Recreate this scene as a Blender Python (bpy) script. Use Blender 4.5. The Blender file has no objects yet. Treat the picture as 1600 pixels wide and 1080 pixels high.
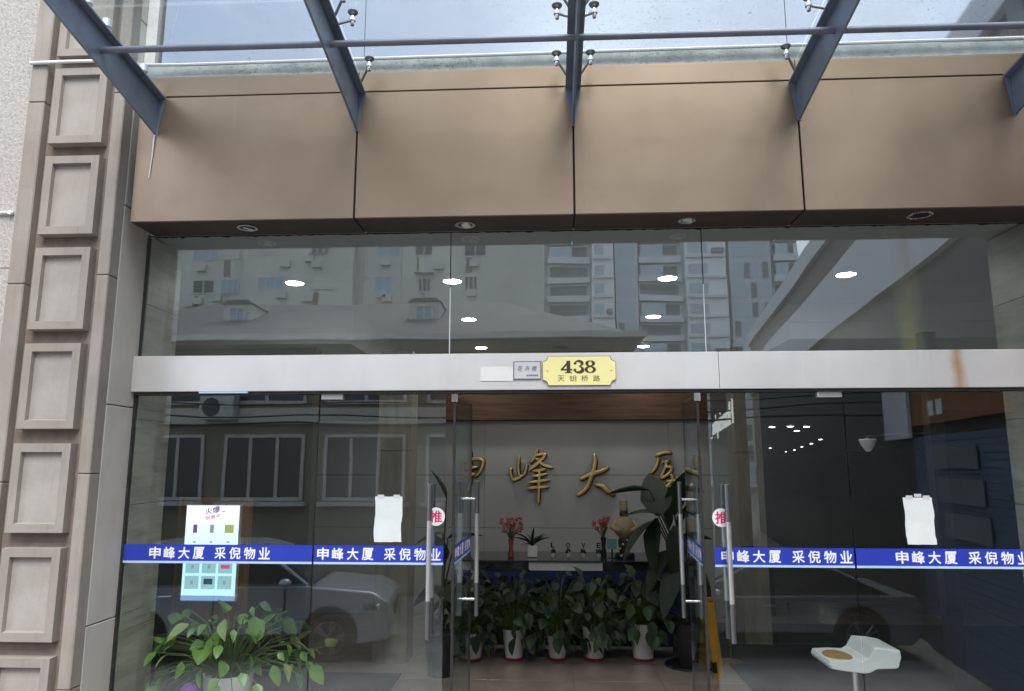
import bpy, bmesh, math, random
from mathutils import Vector, Matrix
R = math.radians
rnd = random.Random(7)
sc = bpy.context.scene
col = sc.collection

# ------------------------------------------------------------------ camera
cd = bpy.data.cameras.new('camera'); cam = bpy.data.objects.new('camera', cd); col.objects.link(cam)
cam.location = (0, -4.6, 1.65); cam.rotation_euler = (R(99.4), 0, R(3.0))
cd.sensor_width = 36; cd.lens = 25.45; cd.clip_start = 0.05; cd.clip_end = 2000
sc.camera = cam
# ------------------------------------------------------------------ sky
SUN_EL, SUN_ROT = R(56), R(168)
w = bpy.data.worlds.new('World'); sc.world = w; w.use_nodes = True
nt = w.node_tree; nt.nodes.clear()
def wn(t, **k):
    n = nt.nodes.new(t)
    for a, b in k.items(): setattr(n, a, b)
    return n
sky = wn('ShaderNodeTexSky', sky_type='NISHITA', sun_disc=False, sun_elevation=SUN_EL, sun_rotation=SUN_ROT)
sky.air_density = 1.0; sky.dust_density = 2.0
tc = wn('ShaderNodeTexCoord'); mp = wn('ShaderNodeMapping'); mp.inputs['Scale'].default_value = (1, 1, 1.6)
mp.inputs['Location'].default_value = (0.35, 0.1, 0.2)
nz = wn('ShaderNodeTexNoise'); nz.inputs['Scale'].default_value = 2.6; nz.inputs['Detail'].default_value = 7
nz.inputs['Roughness'].default_value = 0.55
cr = wn('ShaderNodeValToRGB'); cr.color_ramp.elements[0].position = 0.42; cr.color_ramp.elements[1].position = 0.64
cr.color_ramp.elements[0].color = (0.30, 0.30, 0.30, 1)
mx = wn('ShaderNodeMix', data_type='RGBA'); bg = wn('ShaderNodeBackground'); ow = wn('ShaderNodeOutputWorld')
mx.inputs['B'].default_value = (10.5, 10.7, 11.0, 1)
L = nt.links.new
L(tc.outputs['Generated'], mp.inputs['Vector']); L(mp.outputs['Vector'], nz.inputs['Vector'])
L(nz.outputs['Fac'], cr.inputs['Fac']); L(cr.outputs['Color'], mx.inputs['Factor'])
L(sky.outputs['Color'], mx.inputs['A']); L(mx.outputs['Result'], bg.inputs['Color']); L(bg.outputs['Background'], ow.inputs['Surface'])
bg.inputs['Strength'].default_value = 0.1
# ------------------------------------------------------------------ sun (veiled)
sd = bpy.data.lights.new('sun', 'SUN'); sun = bpy.data.objects.new('sun', sd); col.objects.link(sun)
sd.energy = 1.5; sd.angle = R(28); sd.color = (1.0, 0.96, 0.9)
sun.rotation_euler = (R(90) - SUN_EL, 0, R(12))
# ------------------------------------------------------------------ view
sc.view_settings.view_transform = 'Standard'; sc.view_settings.look = 'None'
sc.view_settings.exposure = 1.34; sc.view_settings.gamma = 1; sc.view_settings.use_curve_mapping = False
sc.render.engine = 'CYCLES'
cy = sc.cycles
cy.use_denoising = True; cy.max_bounces = 10; cy.diffuse_bounces = 4; cy.glossy_bounces = 5
cy.transparent_max_bounces = 32; cy.transmission_bounces = 4; cy.caustics_reflective = False; cy.caustics_refractive = False
cy.sample_clamp_indirect = 6

# ================================================================== materials
MATS = {}
class NT:
    def __init__(s, name):
        s.m = bpy.data.materials.new(name); s.m.use_nodes = True; s.t = s.m.node_tree; s.t.nodes.clear()
        s.out = s.n('ShaderNodeOutputMaterial'); MATS[name] = s.m
    def n(s, t, **k):
        n = s.t.nodes.new(t)
        for a, b in k.items():
            if a in n.inputs: n.inputs[a].default_value = b
            else: setattr(n, a, b)
        return n
    def l(s, a, b): s.t.links.new(a, b)
    def noise(s, scale, detail=4, rough=0.55, stretch=(1, 1, 1), coord='Object'):
        c = s.n('ShaderNodeTexCoord'); m = s.n('ShaderNodeMapping'); m.inputs['Scale'].default_value = stretch
        z = s.n('ShaderNodeTexNoise', Scale=scale, Detail=detail, Roughness=rough)
        s.l(c.outputs[coord], m.inputs['Vector']); s.l(m.outputs['Vector'], z.inputs['Vector'])
        return z.outputs['Fac']
    def ramp(s, fac, stops):
        r = s.n('ShaderNodeValToRGB'); e = r.color_ramp.elements
        while len(e) < len(stops): e.new(0.5)
        for k, (p, c) in enumerate(stops):
            e[k].position = p; e[k].color = (*c, 1) if len(c) == 3 else c
        s.l(fac, r.inputs['Fac']); return r.outputs['Color']
    def mixc(s, fac, a, b, blend='MIX'):
        m = s.n('ShaderNodeMix', data_type='RGBA', blend_type=blend)
        for sock, v in (('Factor', fac), ('A', a), ('B', b)):
            if isinstance(v, (int, float)): m.inputs[sock].default_value = v
            elif isinstance(v, tuple): m.inputs[sock].default_value = (*v[:3], 1)
            else: s.l(v, m.inputs[sock])
        return m.outputs['Result']
    def math(s, op, a, b=None):
        m = s.n('ShaderNodeMath', operation=op)
        for i, v in enumerate((a, b)):
            if v is None: continue
            if isinstance(v, (int, float)): m.inputs[i].default_value = v
            else: s.l(v, m.inputs[i])
        return m.outputs[0]
    def bsdf(s, color, rough=0.6, metal=0.0, bump=None, bstr=0.3, bdist=0.01, **k):
        p = s.n('ShaderNodeBsdfPrincipled')
        for key, v in k.items(): p.inputs[key.replace('_', ' ')].default_value = v
        for sock, v in (('Base Color', color), ('Roughness', rough), ('Metallic', metal)):
            if isinstance(v, tuple): p.inputs[sock].default_value = (*v[:3], 1)
            elif isinstance(v, (int, float)): p.inputs[sock].default_value = v
            else: s.l(v, p.inputs[sock])
        if bump is not None:
            b = s.n('ShaderNodeBump', Strength=bstr, Distance=bdist); s.l(bump, b.inputs['Height']); s.l(b.outputs['Normal'], p.inputs['Normal'])
        s.l(p.outputs['BSDF'], s.out.inputs['Surface']); return p
def plain(name, c, rough=0.6, metal=0.0, var=0.15, scale=6, **k):
    t = NT(name); f = t.noise(scale)
    a = tuple(x * (1 - var) for x in c); b = tuple(min(1, x * (1 + var)) for x in c)
    t.bsdf(t.ramp(f, [(0.3, a), (0.7, b)]), rough, metal, **k); return t.m
def emit(name, c, s):
    t = NT(name); e = t.n('ShaderNodeEmission', Strength=s); e.inputs['Color'].default_value = (*c, 1)
    t.l(e.outputs[0], t.out.inputs['Surface']); return t.m
def glass(name, ior=1.5, tint=(0.9, 0.94, 0.93), rough=0.0, dirt=0.02, dirt_col=(0.55, 0.57, 0.52), streak=None, spots=0.0, wave=0.0):
    t = NT(name)
    geo = t.n('ShaderNodeNewGeometry'); 
    iv = t.math('ADD', t.math('MULTIPLY', geo.outputs['Backfacing'], 1 / ior - ior), ior)
    fr = t.n('ShaderNodeFresnel'); t.l(iv, fr.inputs['IOR'])
    tr = t.n('ShaderNodeBsdfTransparent'); tr.inputs['Color'].default_value = (*tint, 1)
    gl = t.n('ShaderNodeBsdfGlossy', Roughness=rough); gl.inputs['Color'].default_value = (0.86, 0.95, 1, 1)
    if wave:
        bp_ = t.n('ShaderNodeBump', Strength=wave, Distance=0.01); t.l(t.noise(0.9, 2, 0.5, (1, 1, 1.4)), bp_.inputs['Height']); t.l(bp_.outputs['Normal'], gl.inputs['Normal'])
    m1 = t.n('ShaderNodeMixShader'); t.l(fr.outputs[0], m1.inputs[0]); t.l(tr.outputs[0], m1.inputs[1]); t.l(gl.outputs[0], m1.inputs[2])
    df = t.n('ShaderNodeBsdfDiffuse')
    dcol = dirt_col
    f = t.math('MULTIPLY', t.noise(1.7, 6, 0.65, (1, 1, 2.2)), dirt * 2)
    if spots:
        s = t.ramp(t.noise(55, 5, 0.7), [(0.60, (0, 0, 0)), (0.72, (1, 1, 1))])
        s2 = t.ramp(t.noise(1.4, 3), [(0.42, (0, 0, 0)), (0.62, (1, 1, 1))])
        f = t.math('ADD', f, t.math('MULTIPLY', t.math('MULTIPLY', s, s2), spots))
    df.inputs['Color'].default_value = (*dcol, 1)
    if streak:
        x0, wd, amt, c2 = streak
        c = t.n('ShaderNodeTexCoord'); sp = t.n('ShaderNodeSeparateXYZ'); t.l(c.outputs['Object'], sp.inputs[0])
        d = t.math('ABSOLUTE', t.math('SUBTRACT', sp.outputs['X'], x0))
        g = t.math('MAXIMUM', t.math('SUBTRACT', 1.0, t.math('DIVIDE', d, wd)), 0.0)
        nn = t.ramp(t.noise(3, 4, 0.6, (6, 1, 0.6)), [(0.3, (0.3, 0.3, 0.3)), (0.7, (1, 1, 1))])
        g = t.math('MULTIPLY', t.math('MULTIPLY', g, nn), amt)
        t.l(t.mixc(t.math('MINIMUM', t.math('MULTIPLY', g, 8), 1.0), dirt_col, c2), df.inputs['Color'])
        f = t.math('ADD', f, g)
    m2 = t.n('ShaderNodeMixShader'); t.l(f, m2.inputs[0]); t.l(m1.outputs[0], m2.inputs[1]); t.l(df.outputs[0], m2.inputs[2])
    t.l(m2.outputs[0], t.out.inputs['Surface']); return t.m

def make_materials():
    # pinkish cast stone with grime
    t = NT('cast_stone'); f = t.noise(2.2, 6, 0.6); g = t.noise(70, 3, 0.7)
    c = t.ramp(f, [(0.3, (0.235, 0.214, 0.194)), (0.55, (0.318, 0.295, 0.27)), (0.75, (0.375, 0.352, 0.328))])
    c = t.mixc(t.math('MULTIPLY', g, 0.35), c, (0.28, 0.245, 0.22))
    c = t.mixc(t.math('MULTIPLY', t.ramp(t.noise(4, 5, 0.65, (5, 5, 0.5)), [(0.52, (0, 0, 0)), (0.72, (1, 1, 1))]), 0.45), c, (0.19, 0.16, 0.14))
    oi = t.n('ShaderNodeObjectInfo'); c = t.mixc(t.math('MULTIPLY', oi.outputs['Random'], 0.25), c, (0.25, 0.22, 0.20))
    t.bsdf(c, 0.85, 0, g, 0.35, 0.004)
    t = NT('cast_stone_field'); f = t.noise(3.2, 5, 0.6); g = t.noise(90, 3, 0.7)
    c = t.ramp(f, [(0.3, (0.29, 0.268, 0.248)), (0.7, (0.42, 0.40, 0.38))])
    c = t.mixc(t.math('MULTIPLY', g, 0.3), c, (0.33, 0.30, 0.275))
    c = t.mixc(t.math('MULTIPLY', t.ramp(t.noise(5, 5, 0.65, (4, 4, 0.8), 'Object'), [(0.50, (0, 0, 0)), (0.74, (1, 1, 1))]), 0.4), c, (0.24, 0.21, 0.19))
    oi = t.n('ShaderNodeObjectInfo'); c = t.mixc(t.math('MULTIPLY', oi.outputs['Random'], 0.3), c, (0.30, 0.27, 0.25))
    t.bsdf(c, 0.85, 0, g, 0.4, 0.004)
    t = NT('stone_groove'); f = t.noise(12, 4); t.bsdf(t.ramp(f, [(0.3, (0.17, 0.138, 0.12)), (0.7, (0.25, 0.21, 0.185))]), 0.9, 0, f, 0.3)
    t = NT('reveal_stone'); f = t.noise(3, 6, 0.6, (1, 1, 0.5)); g = t.noise(60, 3, 0.7)
    c = t.ramp(f, [(0.3, (0.50, 0.48, 0.445)), (0.7, (0.64, 0.62, 0.58))]); c = t.mixc(t.math('MULTIPLY', g, 0.25), c, (0.28, 0.27, 0.24))
    t.bsdf(c, 0.8, 0, g, 0.25, 0.004)
    t = NT('stucco'); f = t.noise(1.2, 5); g = t.noise(55, 6, 0.75)
    c = t.ramp(g, [(0.35, (0.34, 0.32, 0.30)), (0.6, (0.54, 0.52, 0.505))]); c = t.mixc(t.math('MULTIPLY', f, 0.35), c, (0.42, 0.385, 0.36))
    t.bsdf(c, 0.92, 0, g, 0.9, 0.012)
    # travertine like pier
    t = NT('travertine'); c0 = t.n('ShaderNodeTexCoord'); m = t.n('ShaderNodeMapping'); m.inputs['Rotation'].default_value = (R(28), 0, 0)
    m.inputs['Scale'].default_value = (1, 0.8, 4.5); z = t.n('ShaderNodeTexNoise', Scale=3.0, Detail=7, Roughness=0.65)
    t.l(c0.outputs['Object'], m.inputs[0]); t.l(m.outputs[0], z.inputs[0])
    t.bsdf(t.ramp(z.outputs[0], [(0.3, (0.21, 0.195, 0.15)), (0.5, (0.34, 0.325, 0.27)), (0.7, (0.43, 0.415, 0.36))]), 0.45)
    # bronze anodised sheet
    t = NT('bronze_sheet'); f = t.noise(0.9, 3, 0.5, (1, 1, 1.3)); g = t.noise(220, 2, 0.6); dr = t.noise(1.6, 5, 0.6, (11, 1, 0.16)); sm = t.noise(2.6, 5, 0.6)
    c = t.ramp(f, [(0.3, (0.255, 0.187, 0.135)), (0.7, (0.37, 0.283, 0.212))])
    c = t.mixc(t.math('MULTIPLY', t.ramp(sm, [(0.50, (0, 0, 0)), (0.78, (1, 1, 1))]), 0.42), c, (0.19, 0.145, 0.115))
    c = t.mixc(t.math('MULTIPLY', t.ramp(dr, [(0.66, (0, 0, 0)), (0.76, (1, 1, 1))]), 0.16), c, (0.52, 0.46, 0.40))
    c = t.mixc(t.math('MULTIPLY', g, 0.10), c, (0.25, 0.195, 0.15))
    oi = t.n('ShaderNodeObjectInfo'); c = t.mixc(t.math('MULTIPLY', oi.outputs['Random'], 0.18), c, (0.24, 0.185, 0.14))
    t.bsdf(c, t.ramp(sm, [(0.3, (0.33,) * 3), (0.7, (0.42,) * 3)]), 0.82, t.noise(0.8, 1), 0.35, 0.05)
    t = NT('bronze_dark'); f = t.noise(4, 4); t.bsdf(t.ramp(f, [(0.3, (0.055, 0.04, 0.032)), (0.7, (0.085, 0.062, 0.05))]), 0.55, 0.3)
    t = NT('joint_black'); f = t.noise(40, 3); t.bsdf(t.ramp(f, [(0.3, (0.008,) * 3), (0.7, (0.025,) * 3)]), 0.7)
    # blue-grey painted steel
    t = NT('rib_paint'); f = t.noise(5, 5); ru = t.ramp(t.noise(9, 6, 0.7), [(0.64, (0, 0, 0)), (0.76, (1, 1, 1))])
    c = t.ramp(f, [(0.3, (0.15, 0.19, 0.265)), (0.7, (0.225, 0.275, 0.36))]); c = t.mixc(t.math('MULTIPLY', ru, 0.55), c, (0.13, 0.085, 0.06))
    t.bsdf(c, 0.42, 0.15, t.noise(60, 2), 0.08)
    t = NT('purlin_paint'); f = t.noise(5, 5); t.bsdf(t.ramp(f, [(0.3, (0.16, 0.175, 0.24)), (0.7, (0.23, 0.245, 0.32))]), 0.4, 0.1)
    # stainless
    t = NT('brushed_steel'); f = t.noise(3, 5, 0.6, (60, 1, 0.6)); g = t.noise(2.0, 4)
    c = t.ramp(g, [(0.3, (0.80, 0.785, 0.785)), (0.7, (0.91, 0.90, 0.90))])
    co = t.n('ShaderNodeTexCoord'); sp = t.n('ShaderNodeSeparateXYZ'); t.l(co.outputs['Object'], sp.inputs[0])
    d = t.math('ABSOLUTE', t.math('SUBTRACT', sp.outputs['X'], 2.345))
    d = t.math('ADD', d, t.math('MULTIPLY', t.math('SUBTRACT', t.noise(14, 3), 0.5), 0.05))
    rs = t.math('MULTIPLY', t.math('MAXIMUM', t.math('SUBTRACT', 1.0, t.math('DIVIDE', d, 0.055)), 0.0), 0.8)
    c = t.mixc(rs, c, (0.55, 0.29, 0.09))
    t.bsdf(c, t.ramp(f, [(0.2, (0.34,) * 3), (0.8, (0.48,) * 3)]), 0.75, f, 0.06, 0.004)
    plain('steel', (0.72, 0.72, 0.73), 0.34, 0.8, 0.06)
    plain('steel_dark', (0.25, 0.25, 0.26), 0.35, 0.9, 0.1)
    plain('chrome', (0.8, 0.8, 0.82), 0.12, 1.0, 0.04)
    plain('rubber_black', (0.012, 0.012, 0.014), 0.6)
    plain('white_paint', (0.78, 0.78, 0.77), 0.45, 0, 0.05)
    t = NT('upstand_paint'); f = t.noise(9, 5); sp_ = t.ramp(t.noise(38, 6, 0.75, (1, 1, 1.6)), [(0.52, (0, 0, 0)), (0.66, (1, 1, 1))]); pa = t.ramp(t.noise(1.1, 3), [(0.40, (0, 0, 0)), (0.62, (1, 1, 1))])
    c = t.ramp(f, [(0.3, (0.30, 0.34, 0.36)), (0.7, (0.48, 0.53, 0.55))]); c = t.mixc(t.math('MULTIPLY', sp_, pa), c, (0.045, 0.05, 0.042)); t.bsdf(c, 0.7)
    plain('white_paper', (0.70, 0.735, 0.745), 0.8, 0, 0.06, 9)
    plain('blue_vinyl', (0.026, 0.048, 0.42), 0.35, 0, 0.08)
    plain('light_blue_vinyl', (0.45, 0.62, 0.85), 0.4, 0, 0.05)
    plain('white_vinyl', (0.82, 0.83, 0.88), 0.4, 0, 0.03)
    plain('red_vinyl', (0.62, 0.03, 0.12), 0.5, 0, 0.05)
    plain('pale_yellow', (0.93, 0.84, 0.38), 0.4, 0, 0.04)
    plain('plate_ink', (0.055, 0.030, 0.026), 0.5)
    plain('grey_ink', (0.16, 0.15, 0.17), 0.6)
    plain('plate_edge', (0.22, 0.18, 0.13), 0.5)
    plain('silver_plate', (0.62, 0.61, 0.66), 0.5, 0.1, 0.06)
    t = NT('curtain_glass'); f = t.noise(0.35, 3)
    t.bsdf(t.ramp(f, [(0.3, (0.40, 0.44, 0.50)), (0.7, (0.47, 0.51, 0.56))]), 0.04, 0.92, t.noise(0.9, 2), 0.02, 0.05)
    # lobby
    t = NT('ceiling_paint'); f = t.noise(2, 3); t.bsdf(t.ramp(f, [(0.3, (0.64, 0.68, 0.70)), (0.7, (0.70, 0.74, 0.76))]), 0.7)
    t = NT('floor_stone'); f = t.noise(2.5, 6, 0.6); t.bsdf(t.ramp(f, [(0.3, (0.26, 0.21, 0.175)), (0.7, (0.36, 0.30, 0.26))]), 0.16)
    t = NT('rear_panel'); f = t.noise(2, 4); t.bsdf(t.ramp(f, [(0.3, (0.58, 0.59, 0.58)), (0.7, (0.66, 0.67, 0.66))]), 0.35)
    t = NT('wood_dark'); f = t.noise(3, 6, 0.6, (0.6, 1, 9)); t.bsdf(t.ramp(f, [(0.3, (0.085, 0.045, 0.024)), (0.7, (0.19, 0.105, 0.055))]), 0.45)
    t = NT('wood_orange'); f = t.noise(3, 6, 0.6, (8, 1, 0.6)); t.bsdf(t.ramp(f, [(0.3, (0.26, 0.115, 0.035)), (0.7, (0.46, 0.235, 0.085))]), 0.4)
    t = NT('column_stone'); f = t.noise(4, 6, 0.6, (3, 3, 0.6)); t.bsdf(t.ramp(f, [(0.3, (0.20, 0.17, 0.12)), (0.7, (0.33, 0.29, 0.22))]), 0.4)
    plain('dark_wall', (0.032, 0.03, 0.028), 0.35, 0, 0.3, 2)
    plain('gold', (1.0, 0.72, 0.28), 0.3, 1.0, 0.1)
    plain('gold_edge', (0.16, 0.07, 0.02), 0.35, 0.8, 0.1)
    plain('desk_glass', (0.035, 0.04, 0.045), 0.1, 0, 0.1)
    plain('blue_cloth', (0.012, 0.03, 0.12), 0.6, 0, 0.2)
    plain('pot_white', (0.76, 0.76, 0.74), 0.3, 0, 0.03)
    plain('pot_red', (0.28, 0.03, 0.025), 0.4)
    plain('pot_black', (0.02, 0.02, 0.022), 0.25)
    plain('soil', (0.03, 0.022, 0.016), 0.9)
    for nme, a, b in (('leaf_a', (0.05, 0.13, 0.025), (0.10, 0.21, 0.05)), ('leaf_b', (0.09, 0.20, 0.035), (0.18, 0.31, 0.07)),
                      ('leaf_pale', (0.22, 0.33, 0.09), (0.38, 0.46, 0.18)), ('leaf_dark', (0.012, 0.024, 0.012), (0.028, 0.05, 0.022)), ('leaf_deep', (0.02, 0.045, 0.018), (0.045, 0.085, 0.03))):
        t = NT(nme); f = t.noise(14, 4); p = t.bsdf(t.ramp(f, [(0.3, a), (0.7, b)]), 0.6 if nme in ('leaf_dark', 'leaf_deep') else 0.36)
        p.inputs['Subsurface Weight'].default_value = 0.0
    plain('stem_green', (0.10, 0.15, 0.04), 0.5)
    plain('flower_pink', (0.42, 0.11, 0.13), 0.6, 0, 0.3)
    plain('vase_red', (0.35, 0.08, 0.07), 0.25)
    plain('cream', (0.40, 0.33, 0.21), 0.5, 0, 0.15)
    plain('brown_dark', (0.05, 0.025, 0.015), 0.5)
    plain('teal_card', (0.10, 0.30, 0.28), 0.4)
    plain('tan_leather', (0.34, 0.19, 0.075), 0.7, 0, 0.3, 25)
    plain('chair_white', (0.74, 0.76, 0.77), 0.32, 0, 0.03)
    plain('yellow_plastic', (0.42, 0.22, 0.02), 0.45)
    plain('purple', (0.22, 0.06, 0.42), 0.6)
    plain('brass', (0.55, 0.40, 0.16), 0.3, 1.0)
    emit('lamp_glow', (1.0, 0.97, 0.93), 38.0)
    emit('lamp_small', (1.0, 0.95, 0.85), 8.0)
    plain('lamp_off', (0.10, 0.10, 0.10), 0.4)
    # screen
    t = NT('screen_glow'); co = t.n('ShaderNodeTexCoord'); sp = t.n('ShaderNodeSeparateXYZ'); t.l(co.outputs['Object'], sp.inputs[0])
    g = t.ramp(t.math('MULTIPLY', sp.outputs['Z'], 1.0), [(0.40, (0.50, 0.80, 0.95)), (0.72, (0.80, 0.92, 1.0)), (0.80, (1, 1, 1))])
    e = t.n('ShaderNodeEmission', Strength=0.62); t.l(g, e.inputs[0]); t.l(e.outputs[0], t.out.inputs[0])
    emit('screen_tile', (0.36, 0.66, 0.72), 0.42); emit('screen_purple', (0.16, 0.06, 0.38), 0.42); emit('screen_red', (0.7, 0.10, 0.25), 0.42)
    emit('screen_green', (0.48, 0.52, 0.16), 0.42); emit('screen_dark', (0.04, 0.10, 0.14), 0.42); emit('screen_band', (0.25, 0.42, 0.78), 0.42)
    emit('screen_grey', (0.36, 0.36, 0.42), 0.42)
    # street
    t = NT('asphalt'); f = t.noise(0.6, 6); g = t.noise(60, 3); t.bsdf(t.mixc(t.math('MULTIPLY', g, 0.5), t.ramp(f, [(0.3, (0.06, 0.06, 0.062)), (0.7, (0.11, 0.108, 0.105))]), (0.04,) * 3), 0.8, 0, g, 0.3)
    plain('step_stone', (0.22, 0.20, 0.19), 0.6)
    plain('beige_render', (0.54, 0.535, 0.50), 0.9, 0, 0.12, 0.3)
    plain('ochre_render', (0.22, 0.20, 0.155), 0.9, 0, 0.2, 0.6)
    plain('roof_tile', (0.075, 0.075, 0.085), 0.7, 0, 0.2, 2)
    plain('window_frame', (0.50, 0.50, 0.50), 0.5)
    plain('window_dark', (0.05, 0.06, 0.07), 0.08)
    plain('window_blue', (0.25, 0.36, 0.48), 0.15)
    plain('awning_blue', (0.12, 0.25, 0.40), 0.6)
    plain('tower_grey', (0.50, 0.53, 0.56), 0.6, 0, 0.08, 0.1)
    plain('tower_dark', (0.16, 0.18, 0.20), 0.4, 0, 0.3, 0.2)
    plain('tower_glass', (0.40, 0.49, 0.56), 0.2)
    plain('tower_white', (0.74, 0.77, 0.79), 0.6, 0, 0.05, 0.1)
    plain('ac_white', (0.55, 0.55, 0.52), 0.5)
    plain('spandrel', (0.62, 0.62, 0.66), 0.6, 0, 0.06, 0.5)
    plain('shop_orange', (0.24, 0.095, 0.035), 0.5)
    plain('shop_blue', (0.10, 0.13, 0.19), 0.45)
    plain('dark_stone', (0.045, 0.041, 0.036), 0.4)
    plain('cable_black', (0.01, 0.01, 0.01), 0.6)
    plain('car_silver', (0.38, 0.415, 0.47), 0.18, 0.3, 0.05)
    plain('car_black', (0.27, 0.27, 0.295), 0.14, 0.25, 0.1)
    plain('car_glass', (0.012, 0.014, 0.016), 0.3, 0, 0.1)
    plain('tyre', (0.015, 0.015, 0.015), 0.8)
    emit('sign_letter', (1.0, 0.98, 0.92), 1.0)
    glass('transom_glass', 2.15, (0.93, 0.955, 0.955), 0.0, 0.035, streak=(2.27, 0.10, 0.16, (0.50, 0.46, 0.12)), wave=0.10)
    glass('door_glass', 1.88, (0.94, 0.965, 0.96), 0.0, 0.003, wave=0.06)
    glass('leaf_glass', 1.28, (0.95, 0.97, 0.965), 0.0, 0.003)
    glass('canopy_glass', 1.5, (0.93, 0.965, 0.97), 0.0, 0.09, (0.45, 0.47, 0.45), None, 0.7)
    glass('car_window', 1.5, (0.25, 0.27, 0.28), 0.0, 0.0)
make_materials()
M = MATS

# ================================================================== mesh helpers
class MB:
    def __init__(s): s.v = []; s.f = []
    def add(s, vs, fs):
        o = len(s.v); s.v += [tuple(v) for v in vs]; s.f += [tuple(i + o for i in f) for f in fs]; return s
    def box(s, x0, x1, y0, y1, z0, z1):
        return s.add([(x0, y0, z0), (x1, y0, z0), (x1, y1, z0), (x0, y1, z0), (x0, y0, z1), (x1, y0, z1), (x1, y1, z1), (x0, y1, z1)],
                     [(3, 2, 1, 0), (4, 5, 6, 7), (0, 1, 5, 4), (1, 2, 6, 5), (2, 3, 7, 6), (3, 0, 4, 7)])
    def bbox(s, x0, x1, y0, y1, z0, z1, b=0.004, seg=1):
        bm = bmesh.new(); bmesh.ops.create_cube(bm, size=1)
        for v in bm.verts:
            v.co = Vector(((x0 + x1) / 2 + v.co.x * (x1 - x0), (y0 + y1) / 2 + v.co.y * (y1 - y0), (z0 + z1) / 2 + v.co.z * (z1 - z0)))
        bmesh.ops.bevel(bm, geom=bm.edges[:], offset=b, segments=seg, affect='EDGES', profile=0.6)
        bm.verts.index_update(); s.add([v.co[:] for v in bm.verts], [[v.index for v in f.verts] for f in bm.faces]); bm.free(); return s
    def prism(s, pts, axis, a, b):
        """closed polygon pts (2D) extruded along axis from a to b"""
        def mk(p, t): return {'x': (t, p[0], p[1]), 'y': (p[0], t, p[1]), 'z': (p[0], p[1], t)}[axis]
        n = len(pts); vs = [mk(p, a) for p in pts] + [mk(p, b) for p in pts]
        area = sum(pts[i][0] * pts[(i + 1) % n][1] - pts[(i + 1) % n][0] * pts[i][1] for i in range(n))
        fl = (area > 0) ^ (axis == 'y') ^ (b < a)
        fs = [tuple(range(n))[::-1], tuple(range(n, 2 * n))] + [(i, (i + 1) % n, n + (i + 1) % n, n + i) for i in range(n)]
        if not fl: fs = [f[::-1] for f in fs]
        return s.add(vs, fs)
    def tube(s, path, rad, seg=10, flat=(1, 1), caps=True):
        P = [Vector(p) for p in path]; n = len(P); rad = rad if isinstance(rad, (list, tuple)) else [rad] * n
        base = len(s.v); prev = None
        for i, p in enumerate(P):
            d = (P[min(i + 1, n - 1)] - P[max(i - 1, 0)]).normalized()
            if prev is None:
                u = d.orthogonal().normalized()
                if abs(d.y) < 0.9: u = (Vector((0, 1, 0)) - d * d.y).normalized()
            else: u = (prev - d * prev.dot(d)).normalized()
            prev = u; v = d.cross(u)
            for k in range(seg):
                a = 2 * math.pi * k / seg
                s.v.append(tuple(p + u * math.cos(a) * rad[i] * flat[0] + v * math.sin(a) * rad[i] * flat[1]))
        for i in range(n - 1):
            for k in range(seg):
                a, b = base + i * seg + k, base + i * seg + (k + 1) % seg
                s.f.append((a, b, b + seg, a + seg))
        if caps:
            s.f.append(tuple(base + k for k in range(seg))[::-1]); s.f.append(tuple(base + (n - 1) * seg + k for k in range(seg)))
        return s
    def lathe(s, prof, c=(0, 0, 0), seg=24):
        base = len(s.v)
        for r, z in prof:
            for k in range(seg):
                a = 2 * math.pi * k / seg; s.v.append((c[0] + r * math.cos(a), c[1] + r * math.sin(a), c[2] + z))
        for i in range(len(prof) - 1):
            for k in range(seg):
                a, b = base + i * seg + k, base + i * seg + (k + 1) % seg
                s.f.append((a, b, b + seg, a + seg))
        s.f.append(tuple(base + k for k in range(seg))[::-1]); m = base + (len(prof) - 1) * seg
        s.f.append(tuple(m + k for k in range(seg))); return s
    def sphere(s, c, r, sx=1, sy=1, sz=1, seg=10, rings=6):
        prof = [(r * math.sin(math.pi * i / rings) + 1e-5, -r * math.cos(math.pi * i / rings)) for i in range(rings + 1)]
        b = len(s.v); s.lathe(prof, (0, 0, 0), seg)
        for i in range(b, len(s.v)): x, y, z = s.v[i]; s.v[i] = (c[0] + x * sx, c[1] + y * sy, c[2] + z * sz)
        return s
    def mesh(s, name, mat, smooth=False):
        me = bpy.data.meshes.new(name); me.from_pydata(s.v, [], s.f); me.update()
        if mat: me.materials.append(M[mat] if isinstance(mat, str) else mat)
        if smooth:
            for p in me.polygons: p.use_smooth = True
            try: me.set_sharp_from_angle(angle=R(40))
            except Exception: pass
        return me
    def build(s, name, mat, parent=None, smooth=False):
        return link(name, s.mesh(name, mat, smooth), parent)
def link(name, me, parent=None, loc=None, rot=None):
    o = bpy.data.objects.new(name, me); col.objects.link(o)
    if parent is not None: o.parent = parent
    if loc is not None: o.location = loc
    if rot is not None: o.rotation_euler = rot
    return o
def tag(o, label, cat, group=None):
    o['label'] = label; o['category'] = cat
    if group: o['group'] = group
    return o
def thing(name, label, cat, loc=(0, 0, 0), rz=0, group=None):
    o = bpy.data.objects.new(name, None); col.objects.link(o); o.location = loc; o.rotation_euler = (0, 0, rz); o.empty_display_size = 0.1
    return tag(o, label, cat, group)
def structure(o): o['kind'] = 'structure'; return o
def bx(name, mat, parent, *d, bev=None): 
    m = MB(); (m.bbox(*d, bev) if bev else m.box(*d)); return m.build(name, mat, parent)
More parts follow.
